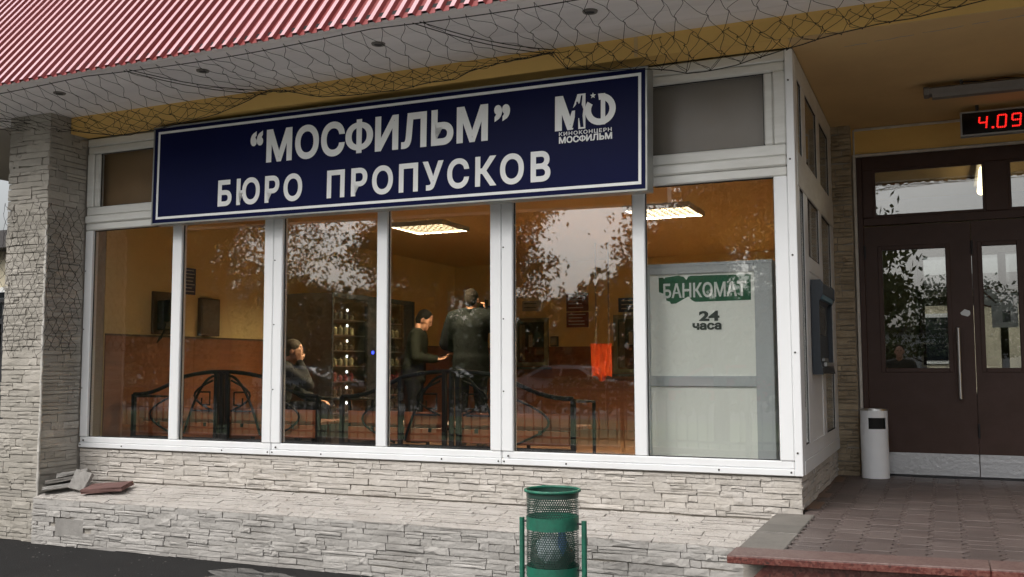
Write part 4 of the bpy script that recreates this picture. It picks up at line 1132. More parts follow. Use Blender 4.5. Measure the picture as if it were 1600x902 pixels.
def service_window(label, x0, x1, z0, z1):
    y = RY1-.014; t = thing('service_window', ((x0+x1)/2, y, z0), label, 'service window', 'service windows in the back wall')
    f = .055
    q = MB()
    for c in ((x0, x0+f, z0, z1), (x1-f, x1, z0, z1), (x0+f, x1-f, z0, z0+f), (x0+f, x1-f, z1-f, z1)): q.box(c[0], c[1], y-.04, y+.01, c[2], c[3])
    q.build('frame', 'frame_olive', t)
    box('pane', (x0+f, x1-f, y-.012, y-.006, z0+f, z1-f), 'glass', t)
    box('back_panel', (x0+f, x1-f, y+.004, y+.012, z0+f, z1-f), 'counter_dark', t)
    box('blind', (x0+f+.02, x0+f+.10, y-.004, y+.003, z0+f+.02, z1-f-.04), 'board_grey', t)
    box('slip', (x0+f+.16, x0+f+.22, y-.0045, y-.0015, z1-.42, z1-.24), 'paper', t)
    box('counter', (x0-.05, x1+.05, y-.16, y-.041, z0-.05, z0-.012), 'counter_dark', t)
service_window('left service window with olive frame in the back wall', -4.95, -4.42, .68, 1.375)
service_window('right service window with olive frame beside the orange vest', -3.43, -2.75, .58, 1.39)
service_window('service window with pale frame behind the man reading his phone', -6.0+.1, -5.45, .68, 1.37)
t = thing('switch_box', (-4.33, RY1-.02, .96), 'small dark green switch box on the back wall above the dado', 'box')
box('case', (-4.38,-4.27,RY1-.06,RY1-.002,.957,1.105), 'counter_dark', t, bevel=.006); box('lid', (-4.37,-4.28,RY1-.066,RY1-.0605,.975,1.09), 'frame_olive', t)
# orange vest hung on two tapes
def vest():
    t = thing('orange_vest', (-3.0, 5.2, .4), 'bright orange vest hanging on two long tapes in the hall', 'vest')
    y0 = 5.2; k = (y0+6.179)/(6.95+6.179)
    def tr(x, z): return (CAM.x+(x-CAM.x)*k, CAM.z+(z-CAM.z)*k)
    xa, za = tr(-3.777, .994); xb, zb = tr(-3.451, .50)
    n = 16; v, f = [], []
    for j in range(7):
        for i in range(n+1):
            a = i/n; z = za+(zb-za)*j/6 + (.035*math.sin(9*a) if j == 6 else 0)
            v.append((xa+(xb-xa)*(a*(1-.12*j/6)+.06*j/6), y0+.025*math.sin(a*18+.4*j), z))
    for j in range(6):
        for i in range(n): f.append((j*(n+1)+i, j*(n+1)+i+1, (j+1)*(n+1)+i+1, (j+1)*(n+1)+i))
    o = MB().add(v, f).build('cloth', 'vest_orange', t, fix=False, smooth=True); md = o.modifiers.new('t', 'SOLIDIFY'); md.thickness = .004
    for a in (.28, .86):
        x = xa+(xb-xa)*a; MB().box(x-.011, x+.011, y0-.002, y0+.002, za-.02, ZC-.002).build('tape', 'board_grey', t)
vest()
# vending machines along the left wall, fronts towards the room (+x)
def vending(y0, y1, label, lit):
    t = thing('vending_machine', (-5.55, (y0+y1)/2, RF), label, 'vending machine', 'vending machines on the left wall')
    xb, xf, zt = RX0+.03, -5.215, 1.478
    q = MB(); q.box(xb, xf, y0, y0+.03, RF+.05, zt); q.box(xb, xf, y1-.03, y1, RF+.05, zt); q.box(xb, xf, y0+.03, y1-.03, zt-.05, zt); q.box(xb, xf, y0+.03, y1-.03, RF+.05, RF+.30); box('lining', (xb+.001, xb+.031, y0+.031, y1-.031, RF+.301, zt-.051), 'vending_dark', t)
    q.build('cabinet', 'cabinet_grey', t)
    q = MB()
    for c in ((y0-.001, y0+.032, RF+.05, zt+.001), (y1-.032, y1+.001, RF+.05, zt+.001), (y0+.032, y1-.032, zt-.052, zt+.001), (y0+.032, y1-.032, RF+.05, RF+.302)): q.box(xf-.001, xf+.006, *c)
    q.build('front_trim', 'vending_dark', t)
    for a in (y0+.05, y1-.09): box('foot', (xb+.05, xf-.05, a, a+.04, RF, RF+.05), 'black_iron', t)
    box('glass_front', (xf-.008, xf-.003, y0+.03, y1-.24, RF+.30, zt-.05), 'glass', t)
    box('control_panel', (xf-.05, xf-.002, y1-.235, y1-.03, RF+.30, zt-.05), 'vending_dark', t)
    box('keypad_light', (xf-.002, xf+.003, y1-.145, y1-.105, .82, .855), 'led_blue', t)
    for k in range(7):
        z = RF+.38+k*.17; sh = box('shelf', (xb+.04, xf-.03, y0+.035, y1-.25, z, z+.012), 'steel', t)
        if lit: 
            MB().ball((xf-.02, y0+.33, z+.115), (.008, .016, .016), 8, 6).build('shelf_light', 'led_white', sh)
        rnd = random.Random(k)
        q = MB()
        for j in range(5):
            yy = y0+.08+j*.11; hh = rnd.uniform(.07, .12)
            q.lathe([(.0005, 0), (.026, 0), (.028, hh*.7), (.012, hh*.85), (.012, hh), (.0005, hh)], (xf-.09, yy, z+.012), 8)
        q.build('bottle_row', rnd.choice(('frame_olive', 'booth_panel', 'notice_red', 'counter_dark')), sh)
vending(2.66, 3.62, 'grey sided vending machine with lit shelves next to the seated man', True)
vending(3.66, 4.45, 'second vending machine behind the man reading his phone', False)
# iron benches with orange slats, backs towards the window
def bench(cx, y, label, Wd=1.98):
    t = thing('iron_bench', (cx, y, RF), label, 'bench', 'iron benches along the windows')
    h = Wd/2; r_ = .0125
    def zt(u):       # top rail: low arm ends, high arch in the middle
        a = abs(u)
        return .635-.05*(a/.45)**2 if a < .45 else (.585-.15*math.sin(min(1, (a-.45)/(.5))*math.pi/2))
    n = 28
    MB().tube([(cx+h*(2*k/n-1), y, zt(h*(2*k/n-1))) for k in range(n+1)], .017, 8).build('top_rail', 'black_iron', t, smooth=True)
    MB().tube([(cx-h, y, .06), (cx+h, y, .06)], r_, 6).build('bottom_rail', 'black_iron', t)
    for u in (-h, -.45, -.06, 0, .06, .45, h):
        MB().box(cx+u-.016, cx+u+.016, y-.016, y+.016, RF if abs(u) in (h, .45) else .06, zt(u)).build('upright', 'black_iron', t)
    for s in (-1, 1):      # curved ornaments
        MB().tube([(cx+s*(.07+.34*k/10), y, .60-.50*(k/10)**2) for k in range(11)], .011, 6).build('scroll', 'black_iron', t)
        MB().tube([(cx+s*(.10+.20*math.sin(math.pi*k/10)), y, .30+.26*k/10) for k in range(11)], .009, 6).build('scroll', 'black_iron', t)
        q = MB()
        for pth in ([(.13,.30),(.33,.30),(.26,.46),(.13,.46),(.13,.35),(.22,.35),(.22,.41)],):
            q.tube([(cx+s*a, y, b) for a, b in pth], .009, 4)
        q.build('key_ornament', 'black_iron', t)
        MB().tube([(cx+s*(.50+.30*math.sin(math.pi*k/12)), y, .08+.36*k/12) for k in range(13)], .009, 6).build('scroll', 'black_iron', t)
        for a in (.2, .72): 
            MB().box(cx+s*a-.015, cx+s*a+.015, y+.02, y+.50, .165, .195).build('seat_bracket', 'black_iron', t)
        MB().tube([(cx+s*.45, y+.46, RF), (cx+s*.45, y+.44, .17)], .016, 8).build('leg', 'black_iron', t)
        MB().tube([(cx+s*h, y+.46, RF), (cx+s*h, y+.46, .40), (cx+s*h, y, .42)], .014, 8).build('arm', 'black_iron', t)
    for z0, z1 in ((.09, .195), (.222, .32)):
        for a, b in ((-h+.04, -.47), (-.43, -.075), (.075, .43), (.47, h-.04)):
            box('back_slat', (cx+a, cx+b, y+.022, y+.046, z0, z1), 'orange_wood', t, bevel=.004)
    for k in range(4):
        box('seat_slat', (cx-h+.03, cx+h-.03, y+.08+k*.105, y+.17+k*.105, .196, .222), 'orange_wood', t, bevel=.004)
bench(-4.87, .52, 'black iron bench with orange slats behind the pillar end window')
bench(-2.66, .52, 'black iron bench with orange slats behind the middle window')
# cash machine booth behind the last pane
t = thing('cash_booth', (-.6, .6, RF), 'pale panelled cash machine booth with green lettering behind the last pane', 'booth')
bx0, bx1, by, bz1 = -1.03, -.188, .20, 1.332
def bb(n, x0, x1, z0, z1, y0, y1, m, bev=.003): return box(n, (x0, x1, y0, y1, z0, z1), m, t, bevel=bev)
bb('frame_post', bx0, bx0+.03, RF, bz1, by, by+.06, 'booth_frame'); bb('frame_post', bx1-.115, bx1, RF, bz1, by, by+.06, 'booth_frame')
bb('frame_rail', bx0+.0305, bx1-.1155, bz1-.052, bz1, by, by+.06, 'booth_frame'); bb('frame_rail', bx0+.0305, bx1-.1155, .535, .605, by, by+.06, 'booth_frame')
bb('frame_rail', bx0+.0305, bx1-.1155, RF, .0, by, by+.06, 'booth_frame')
bb('panel', bx0+.028, bx1-.113, .603, bz1-.05, by+.012, by+.03, 'booth_panel', 0); bb('panel', bx0+.028, bx1-.113, -.002, .537, by+.012, by+.03, 'booth_panel', 0)
bb('side_wall', bx0, bx0+.02, RF, bz1, by+.0605, 1.9, 'booth_panel', 0); bb('side_wall', bx1-.02, bx1, RF, bz1, by+.0605, 1.9, 'booth_frame', 0)
bb('lid', bx0, bx1, bz1+.0005, bz1+.02, by, 1.9, 'booth_frame', 0)
ys_ = by+.0115
GP = [(-.937,1.262),(-.905,1.262),(-.898,1.25),(-.893,1.262),(-.800,1.272),(-.765,1.262),(-.748,1.240),(-.735,1.262),(-.715,1.268),(-.325,1.262),(-.327,1.095),(-.69,1.092),(-.715,1.105),(-.735,1.13),(-.76,1.118),(-.82,1.085),(-.855,1.083),(-.862,1.10),(-.885,1.105),(-.892,1.15),(-.91,1.155),(-.936,1.165)]
MB().add([(x, ys_-.0003, z) for x, z in GP], [tuple(range(len(GP)))]).build('torn_label', 'sticker_green', t, fix=False)
def lt(s, x0, x1, z, h, m, off): 
    return text('lettering', s, h/CAPH, 1, Vector((x0, ys_-.0018, z))-ROOT[t.name], (R(90), 0, 0), m, t, offset=off, extrude=.0004, width=x1-x0)
lt('БАНКОМАТ', -.905, -.355, 1.125, .092, 'sticker_white', .0028)
lt('24', -.668, -.532, .968, .062, 'sticker_dark', .004)
lt('часа', -.712, -.520, .910, .052, 'sticker_dark', .0035)

# ================================================================== VESTIBULE BEHIND THE DOOR
VX0, VX1, VY0, VY1 = .10, 2.5, YF+.31, 6.2
tag(box('floor_vestibule', (VX0, VX1+.2, YF+.07, VY1+.2, ZP-.1, ZP-.002), 'room_floor'), kind='structure')
tag(box('ceiling_vestibule', (VX0, VX1+.2, VY0, VY1+.2, 2.645, 2.70), 'ceiling_yellow'), kind='structure')
tag(box('wall_vestibule_right', (VX1, VX1+.2, VY0, VY1+.2, ZP, 2.644), 'frame_olive'), kind='structure')
q = MB(); q.box(VX0, .55, VY1, VY1+.2, ZP, 2.644); q.box(1.95, VX1-.001, VY1, VY1+.2, ZP, 2.644); q.box(.55, 1.95, VY1, VY1+.2, 1.95, 2.644)
tag(q.build('wall_vestibule_back', 'frame_olive'), kind='structure')
t = thing('inner_door', (1.25, VY1-.5, ZP), 'dark framed glazed inner door seen through the entrance glass', 'door')
for a, b in ((.55, .62), (1.02, 1.10), (1.40, 1.48), (1.88, 1.95)): box('stile', (a, b, VY1-.06, VY1-.01, ZP, 1.95), 'door_brown', t)
for a, b in ((.62, 1.02), (1.10, 1.40), (1.48, 1.88)):
    box('rail', (a, b, VY1-.055, VY1-.015, 1.36, 1.46), 'door_brown', t); box('rail', (a, b, VY1-.055, VY1-.015, ZP, .35), 'door_brown', t)
    box('pane', (a, b, VY1-.037, VY1-.033, .35, 1.36), 'glass', t); box('pane', (a, b, VY1-.037, VY1-.033, 1.46, 1.95), 'glass', t)
t = thing('tube_lamp', (1.21, 4.4, 2.6), 'lit tube lamp on the ceiling behind the door transom', 'lamp')
MB().tube([(1.205, 3.9, 2.50), (1.225, 5.15, 2.50)], .042, 12).build('tube', 'tube_bright', t, smooth=True)
box('housing', (1.15, 1.28, 3.88, 5.17, 2.555, 2.643), 'lamp_grey', t)
# yard behind the building, seen through both doors
t = thing('yard_house', (1.5, 16, ZG), 'cream yard building seen through the right entrance leaf', 'building')
box('wall', (-6, 9, 15, 20, ZG, 2.2), 'house_cream', t); box('roof', (-6.3, 9.3, 14.7, 20.3, 2.2, 2.45), 'house_roof', t)
for a in (-2.5, .4, 3.0): 
    wv = box('window', (a, a+.9, 14.96, 15.0, .7, 1.7), 'house_white', t); box('pane', (a+.08, a+.82, 14.94, 14.957, .78, 1.62), 'car_glass', wv)
t = thing('blue_container', (1.9, 12, ZG), 'blue waste container standing in the yard behind the doors', 'container')
MB().prism([(11.2,ZG+.15),(12.2,ZG+.15),(12.4,.35),(11.0,.35)], 'x', 1.35, 2.5).build('tub', 'container_blue', t, bevel=.02); MB().prism([(11.0,.352),(12.4,.352),(12.3,.45),(11.1,.45)], 'x', 1.33, 2.52).build('lid', 'container_blue', t, bevel=.02)
for a in (1.45, 2.4):
    for b in (11.35, 12.1): MB().lathe([(.0005,-.03),(.075,-.03),(.075,.03),(.0005,.03)], (a, b, ZG+.077), 14, 'x').build('wheel', 'tyre', t)

# ================================================================== LEFT OF THE PILLAR
t = thing('metal_gate', (-7.2, -.1, ZG), 'black metal gate standing against the outer side of the pillar', 'gate')
box('post', (-6.565, -6.47, -.30, -.20, ZG, 1.22), 'dark_metal', t, bevel=.006); box('post_cap', (-6.585, -6.45, -.32, -.18, 1.221, 1.27), 'dark_metal', t, bevel=.01)
for k in range(12): box('bar', (-6.66-k*.11, -6.635-k*.11, -.262, -.238, ZG+.12, 1.1), 'dark_metal', t)
for z in (ZG+.15, .2, 1.05): box('rail', (-8.1, -6.566, -.27, -.23, z, z+.045), 'dark_metal', t)
box('sheet', (-8.1, -6.60, -.225, -.215, ZG+.1, 1.08), 'dark_metal', t)
t = thing('side_building', (-17, 6, ZG), 'cream neighbouring building with dark eaves left of the pillar', 'building')
box('wall', (-26, -12.6, 6, 14, ZG, 2.75), 'house_cream', t); box('eaves', (-26.3, -12.2, 5.6, 14.4, 2.751, 3.05), 'house_roof', t); MB().prism([(5.6,3.051),(14.4,3.051),(10,3.4)], 'x', -26.3, -12.2).build('roof', 'house_roof', t)
for k in range(3):
    a = -14.6-k*2.4; wv = box('window', (a, a+1.1, 5.95, 6.0, .9, 2.1), 'house_white', t); box('pane', (a+.09, a+1.01, 5.93, 5.948, .99, 2.01), 'car_glass', wv)
box('downpipe', (-12.95, -12.85, 5.86, 5.96, ZG, 2.75), 'rust_brown', t)

# ================================================================== PEOPLE
def evaluated(o):
    dg = bpy.context.evaluated_depsgraph_get(); me = bpy.data.meshes.new_from_object(o.evaluated_get(dg)); return me
def remeshed(m, name, mt, parent, voxel, it=6):
    me = bpy.data.meshes.new(name); me.from_pydata(m.v, [], m.f)
    bm = bmesh.new(); bm.from_mesh(me); bmesh.ops.recalc_face_normals(bm, faces=bm.faces); bm.to_mesh(me); bm.free()
    o = bpy.data.objects.new(name, me); COL.objects.link(o)
    r_ = o.modifiers.new('r', 'REMESH'); r_.mode = 'VOXEL'; r_.voxel_size = voxel; r_.use_smooth_shade = True
    s = o.modifiers.new('s', 'SMOOTH'); s.iterations = it; s.factor = .5
    nm = evaluated(o); o.modifiers.clear(); o.data = nm; bpy.data.meshes.remove(me)
    nm.name = name; nm.materials.clear(); nm.materials.append(MATS[mt])
    o.parent = parent
    return o
def limb(m, pts, rad):
    pts = [Vector(p) for p in pts]; q, rr_ = [], []
    for (a, b), (ra, rb) in zip(zip(pts, pts[1:]), zip(rad, rad[1:])):
        for k in range(5): q.append(a.lerp(b, k/5)); rr_.append(ra+(rb-ra)*k/5)
    q.append(pts[-1]); rr_.append(rad[-1])
    m.tube(q, rr_, 12)
    for p, r_ in zip(pts, rad): m.ball(p, r_*.98, 12, 8)
def hand(m, wr, d, nrm, curl):
    """palm, four fingers of unequal length and a thumb leaving its side"""
    d = Vector(d).normalized(); nrm = Vector(nrm); nrm = (nrm-d*nrm.dot(d)).normalized(); sd_ = d.cross(nrm)
    wr = Vector(wr); pc = wr+d*.05
    for s in (-.026, -.009, .009, .026): limb(m, [wr+sd_*s*.6, wr+d*.085+sd_*s], [.014, .0125])
    for s, L in ((-.031, .062), (-.011, .078), (.010, .073), (.029, .055)):
        b = wr+d*.088+sd_*s; p1 = b+(d*math.cos(curl*.5)+nrm*math.sin(curl*.5))*L*.5; p2 = p1+(d*math.cos(curl*1.3)+nrm*math.sin(curl*1.3))*L*.5
        limb(m, [b, p1, p2], [.0100, .0092, .0080])
    b = wr+d*.025-sd_*.026; p1 = b-sd_*.026+d*.028+nrm*.012; p2 = p1+d*.03+nrm*.012-sd_*.004
    limb(m, [b, p1, p2], [.0135, .011, .009])
def person(label, loc, rotz, J, jacket, hairm, head_tilt=0.0, head_turn=0.0, hem=.80, coat=False, cat='person', bulk=.024):
    """J holds the joints of the pose in the figure's own frame (faces +Y, right side +X)"""
    t = thing('person', loc, label, cat, rotz=rotz); ROOT[t.name] = Vector((0,0,0))
    body, top, leg = MB(), MB(), MB()
    nb = Vector(J['neck']); pe = Vector(J['pelvis']); ch = nb.lerp(pe, .28); wa = nb.lerp(pe, .66)
    def torso(m, e):
        for p, rx, ry, rz in ((ch, .175+e, .105+e, .17), (wa, .150+e, .105+e, .16), (pe, .165+e, .118+e, .13), (nb.lerp(pe, .10), .165+e, .085+e, .07)):
            m.ball(p, (rx, ry, rz), 18, 12)
        for k in range(11):
            a = ch.lerp(pe, k/10); m.ball(a, (.156+e-.006*math.sin(math.pi*k/10), .103+e, .12), 18, 10)
    torso(body, 0); torso(top, bulk)
    for s in ('L', 'R'):
        sh, el, wr = [Vector(J[k+s]) for k in ('sh', 'el', 'wr')]
        limb(body, [nb.lerp(sh, .2), sh, el, wr], [.05, .058, .042, .029])
        limb(top, [nb.lerp(sh, .25), sh, el, el.lerp(wr, .95)], [.066+bulk-.02, .076+bulk-.02, .060+bulk-.02, .046+bulk*.5-.01])
        hd = Vector(J.get('hd'+s, (wr-el))).normalized(); hand(body, wr, hd, J.get('hn'+s, (0, 0, -1)), J.get('curl'+s, .5))
        hp, kn, an = [Vector(J[k+s]) for k in ('hip', 'kn', 'an')]
        limb(body, [hp, kn, an], [.085, .056, .036]); limb(leg, [hp, kn, an+(kn-an).normalized()*.03], [.100, .074, .060])
        fd = Vector(J.get('foot', (0, 1, 0)))
        limb(body, [an, an+Vector((0,0,-.05))+fd*.02], [.038, .034])
        f = MB(); a0 = an+Vector((0,0,-.055))-fd*.05
        limb(f, [a0, a0+fd*.10, a0+fd*.22], [.040, .042, .034])
        for i, v in enumerate(f.v): f.v[i] = (v[0], v[1], max(v[2], an.z-.085))
        remeshed(f, 'shoe', 'shoe', t, .012, 3)
    leg.ball(pe, (.172, .125, .12), 16, 10)
    if coat or hem < .9:
        for k in range(6): top.ball(pe+Vector((0, 0, .02-.032*k)), (.165+bulk, .118+bulk, .10), 18, 10)
    limb(body, [nb+Vector((0,0,-.03)), nb+Vector((0,.012,.09))], [.060, .054])
    hc = nb + Vector(J.get('head', (0, .03, .165)))
    Hm = Matrix.Translation(hc) @ Matrix.Rotation(head_turn, 4, 'Z') @ Matrix.Rotation(head_tilt, 4, 'X')
    hm = MB(); hm.ball((0, 0, .015), (.074, .094, .100), 18, 14); hm.ball((0, .025, -.055), (.055, .066, .062), 16, 10)
    hm.ball((0, .098, -.012), (.013, .020, .020), 10, 8); hm.ball((0, .088, .012), (.009, .014, .030), 10, 8)
    hm.ball((0, .082, -.055), (.026, .012, .008), 10, 6); hm.ball((0, .075, -.095), (.022, .016, .014), 10, 6); hm.ball((0, .080, .032), (.050, .014, .010), 10, 6)
    for s in (-1, 1): hm.ball((s*.077, -.005, -.008), (.012, .022, .032), 10, 8)
    body.add([Hm @ Vector(v) for v in hm.v], hm.f)
    b = remeshed(body, 'body', 'skin', t, .0085, 4)
    remeshed(top, 'jacket', jacket, t, .014, 14); remeshed(leg, 'trousers', 'trousers', t, .014, 5)
    col_ = MB(); limb(col_, [nb+Vector((-.05,-.02,-.005)), nb+Vector((0,-.055,.035)), nb+Vector((.05,-.02,-.005))], [.03, .032, .03]); remeshed(col_, 'collar', jacket, t, .01, 3)
    hr = MB(); hr.ball((0, -.016, .032), (.081, .096, .096), 20, 14); hr.ball((0, -.045, -.01), (.073, .066, .075), 18, 12)
    v = [Hm @ Vector(p) for p in hr.v]; h = MB(); h.add(v, hr.f); remeshed(h, 'hair', hairm, t, .010, 3)
    for s in (-1, 1):
        e = MB(); e.ball(Hm @ Vector((s*.031, .0865, .012)), (.010, .006, .006), 8, 6); e.build('eye', 'eye', t, local=True)
    return t
BASE = dict(neck=(0,0,1.47), pelvis=(0,0,.96), shL=(-.185,0,1.425), shR=(.185,0,1.425), hipL=(-.095,0,.92), hipR=(.095,0,.92),
            knL=(-.11,.02,.50), knR=(.11,.02,.50), anL=(-.115,0,.09), anR=(.115,0,.09), elL=(-.25,.0,1.14), elR=(.25,0,1.14), wrL=(-.24,.10,.90), wrR=(.24,.10,.90))
# tall man on the phone, back to the window
J = dict(BASE); J.update(elR=(.40,.07,1.24), wrR=(.165,.10,1.50), hdR=(-.35,-.05,1), hnR=(-1,0,0), curlR=.9,
    elL=(-.30,.06,1.15), wrL=(-.02,.26,1.06), hdL=(1,.15,-.1), hnL=(0,-.3,1), curlL=1.0)
person('tall man in dark jacket, seen from behind, phone at his ear', (-4.02, 3.62, RF), R(12), J, 'jacket_dark', 'hair_dark', head_tilt=R(-6), head_turn=R(-8), hem=.8, bulk=.048)
t = thing('mobile_phone', (-3.82, 3.50, 1.30), 'black mobile phone held at the tall man\'s ear', 'phone')
box('case', (-3.875, -3.863, 3.67, 3.74, 1.29, 1.42), 'phone_black', t, bevel=.003)
t = thing('paper_folder', (-3.62, 3.55, .72), 'white paper sheets held by the tall man at his hip', 'papers')
MB().add([(-3.90,3.90,.66),(-3.70,3.86,.62),(-3.66,3.82,.90),(-3.88,3.86,.94)], [(0,1,2,3)]).build('sheet', 'paper', t, fix=False).modifiers.new('s', 'SOLIDIFY').thickness = .003
# man reading his phone, turned to the right
J = dict(BASE); J.update(neck=(0,.05,1.30), pelvis=(0,0,.88), shL=(-.17,.05,1.26), shR=(.17,.05,1.26), hipL=(-.09,0,.85), hipR=(.09,0,.85), knL=(-.10,.02,.46), knR=(.10,.02,.46),
    elL=(-.22,.06,1.00), elR=(.22,.06,1.00), wrL=(-.06,.27,.98), wrR=(.06,.27,.97), hdL=(.2,1,.1), hdR=(-.2,1,.1), hnL=(0,0,1), hnR=(0,0,1), curlL=.8, curlR=.8, head=(0,.07,.145))
person('man in olive jacket looking down at the phone in his hands', (-4.98, 4.05, RF), R(-72), J, 'jacket_green', 'hair_dark', head_tilt=R(-28))
t = thing('mobile_phone', (-4.62, 4.15, .78), 'small phone in the hands of the man in the olive jacket', 'phone')
box('case', (-4.665, -4.525, 4.11, 4.18, .795, .806), 'phone_black', t, bevel=.003)
# seated man with his hand on his cheek
J = dict(BASE); J.update(neck=(0,.10,.90), pelvis=(0,-.04,.44), shL=(-.18,.09,.86), shR=(.18,.09,.86), hipL=(-.10,.02,.43), hipR=(.10,.02,.43), knL=(-.14,.44,.47), knR=(.14,.44,.47),
    anL=(-.14,.42,.09), anR=(.14,.42,.09), elL=(-.24,.20,.62), wrL=(-.10,.38,.54), hdL=(.3,1,-.1), elR=(.20,.34,.70), wrR=(.085,.225,.94), hdR=(-.1,-.12,1), hnR=(-1,-.2,0), curlR=.5, head=(0,.05,.155))
person('seated grey haired man in dark coat with his hand on his cheek', (-5.52, 2.15, RF), R(-62), J, 'coat_black', 'hair_grey', head_tilt=R(-14))
t = thing('waiting_stool', (-5.5, 2.12, RF), 'dark square stool under the seated grey haired man', 'stool')
box('seat', (-5.72, -5.31, 1.93, 2.33, RF+.335, RF+.365), 'box_brown', t, bevel=.005)
for a in (-5.70, -5.36):
    for b in (1.95, 2.28): box('leg', (a, a+.03, b, b+.03, RF, RF+.3345), 'black_iron', t)
# person outside, seen only as a reflection in the door glass
J = dict(BASE); J.update(elR=(.26,.06,1.18), wrR=(.14,.28,1.24), hdR=(-.2,.6,.5), hnR=(-1,0,0), curlR=.8)
person('person in dark coat on the asphalt, reflected in the entrance door glass', (.12, -6.9, ZG+.0), R(2), J, 'coat_black', 'hair_dark')

# ================================================================== BEHIND THE PHOTOGRAPHER (seen as reflections)
def fence():
    t = thing('iron_fence', (-8, -9, ZG), 'low black iron fence along the lawn, reflected in the windows', 'fence')
    z0, z1 = ZG+.12, ZG+1.05
    bar = MB().box(-.009, .009, -.009, .009, z0, z1+.06); me = None
    for k in range(220):
        x = -30+k*.165
        if me is None:
            o = bar.build('bar', 'fence_paint', t, local=True); me = o.data
        else:
            o = bpy.data.objects.new('bar', me); COL.objects.link(o); o.parent = t
        o.location = Vector((x, -9.1, 0))-ROOT[t.name]
    for z in (z0+.08, z1-.04): box('rail', (-30, 6.2, -9.118, -9.082, z, z+.035), 'fence_paint', t)
    for k in range(19): box('post', (-30+k*2-.03, -30+k*2+.03, -9.135, -9.065, ZG, z1+.1), 'fence_paint', t)
fence()
def tree(name, label, x, y, h, cr_, seed, leaf='leaf', n=5200, base=1.8, size=.12, lean=(0,0)):
    rnd = random.Random(seed); t = thing(name, (x, y, ZG), label, 'tree', 'trees across the lawn')
    m = MB(); top = Vector((x+lean[0], y+lean[1], ZG+h*.78)); b0 = Vector((x, y, ZG-.1))
    r0 = .035*h**.85/1.6
    P = [b0.lerp(top, k/7)+Vector((rnd.uniform(-.08,.08), rnd.uniform(-.08,.08), 0))*(k > 0) for k in range(8)]
    m.tube(P, [r0*(1-.85*k/7) for k in range(8)], 9)
    tips = []
    for k in range(13):
        s = rnd.uniform(.28, .95); a = rnd.uniform(0, 2*math.pi); p = b0.lerp(top, s)
        L = cr_*(1.05-.5*s)*rnd.uniform(.7, 1.05); up = rnd.uniform(.15, .8)
        q = [p + Vector((math.cos(a)*L*u, math.sin(a)*L*u, up*L*u+.1*math.sin(6*u))) for u in (0, .35, .7, 1)]
        m.tube(q, [r0*(1-.75*s)*.55, r0*.28*(1-.6*s), r0*.15, .008], 5)
        tips += [(q[1], .7), (q[2], .9), (q[3], 1.0)]
        for _ in range(3):
            a2 = a+rnd.uniform(-1, 1); o2 = q[rnd.choice((1, 2))]; e = o2+Vector((math.cos(a2), math.sin(a2), rnd.uniform(-.1, .8)))*L*.45
            m.tube([o2, o2.lerp(e, .5)+Vector((0,0,.05)), e], [.02, .013, .005], 4); tips.append((e, .8))
    tips.append((top, 1.0))
    m.build('trunk', 'bark', t, fix=False)
    clumps = []
    for p, w_ in tips:
        for _ in range(3):
            clumps.append(p + Vector((rnd.gauss(0, .45), rnd.gauss(0, .45), rnd.gauss(.1, .35)))*cr_*.33)
    v, f = [], []
    for k in range(n):
        c_ = rnd.choice(clumps); s = cr_*.135
        p = c_ + Vector((rnd.gauss(0, s), rnd.gauss(0, s), rnd.gauss(0, s*.75)))
        if p.z < ZG+base: continue
        d = Vector((rnd.gauss(0,1), rnd.gauss(0,1), rnd.gauss(0,.6))).normalized(); e = d.orthogonal().normalized(); e.rotate(Matrix.Rotation(rnd.uniform(0, 6.28), 3, d)); g2 = d.cross(e)
        L = size*rnd.uniform(.6, 1.35)
        i = len(v); v += [p-e*L*.5, p+g2*L*.27, p+e*L*.55, p-g2*L*.27]; f.append((i, i+1, i+2, i+3))
    MB().add(v, f).build('crown', leaf, t, fix=False)
TR = [('leafy lime tree on the lawn, reflected in the fourth pane', -9.1, -12.5, 9.5, 1.95, 1, 'leaf', 52000),
      ('russet leaved tree at the fence, reflected above the cash booth', -3.0, -12.0, 9.0, 2.05, 4, 'leaf_autumn', 46000),
      ('dense lime tree on the lawn, reflected in the second window', -15.6, -13.2, 10.0, 3.0, 3, 'leaf', 52000),
      ('broad dense tree on the lawn, reflected in the first panes', -19.0, -12.6, 10.0, 3.9, 5, 'leaf', 56000),
      ('tall green tree at the far end of the lawn, reflected next to the pillar', -24.5, -15.5, 10.0, 4.4, 2, 'leaf', 52000),
      ('slim green tree at the road edge behind the lawn limes', -14.5, -21.5, 7.5, 2.0, 11, 'leaf', 9000),
      ('smaller round tree beyond the road behind the parked cars', -31.0, -36.0, 8.0, 4.2, 6, 'leaf', 6000),
      ('green tree beyond the road behind the red car', -22.0, -35.0, 9.0, 4.6, 7, 'leaf', 6000),
      ('young tree beside the path, reflected at the left of the door glass', -1.9, -21.5, 7.0, 2.4, 8, 'leaf', 8500),
      ('far rounded tree beyond the road, reflected low in the door glass', 1.6, -38.0, 5.2, 3.2, 9, 'leaf', 6000),
      ('bushy tree far right of the road, reflected in the door glass', 8.0, -33.0, 7.0, 3.8, 10, 'leaf', 5000)]
for lb, x, y, h, cr_, sd_, lf, n in TR: tree('street_tree', lb, x, y, h, cr_, sd_, lf, n, size=.10 if y > -18 else .22)
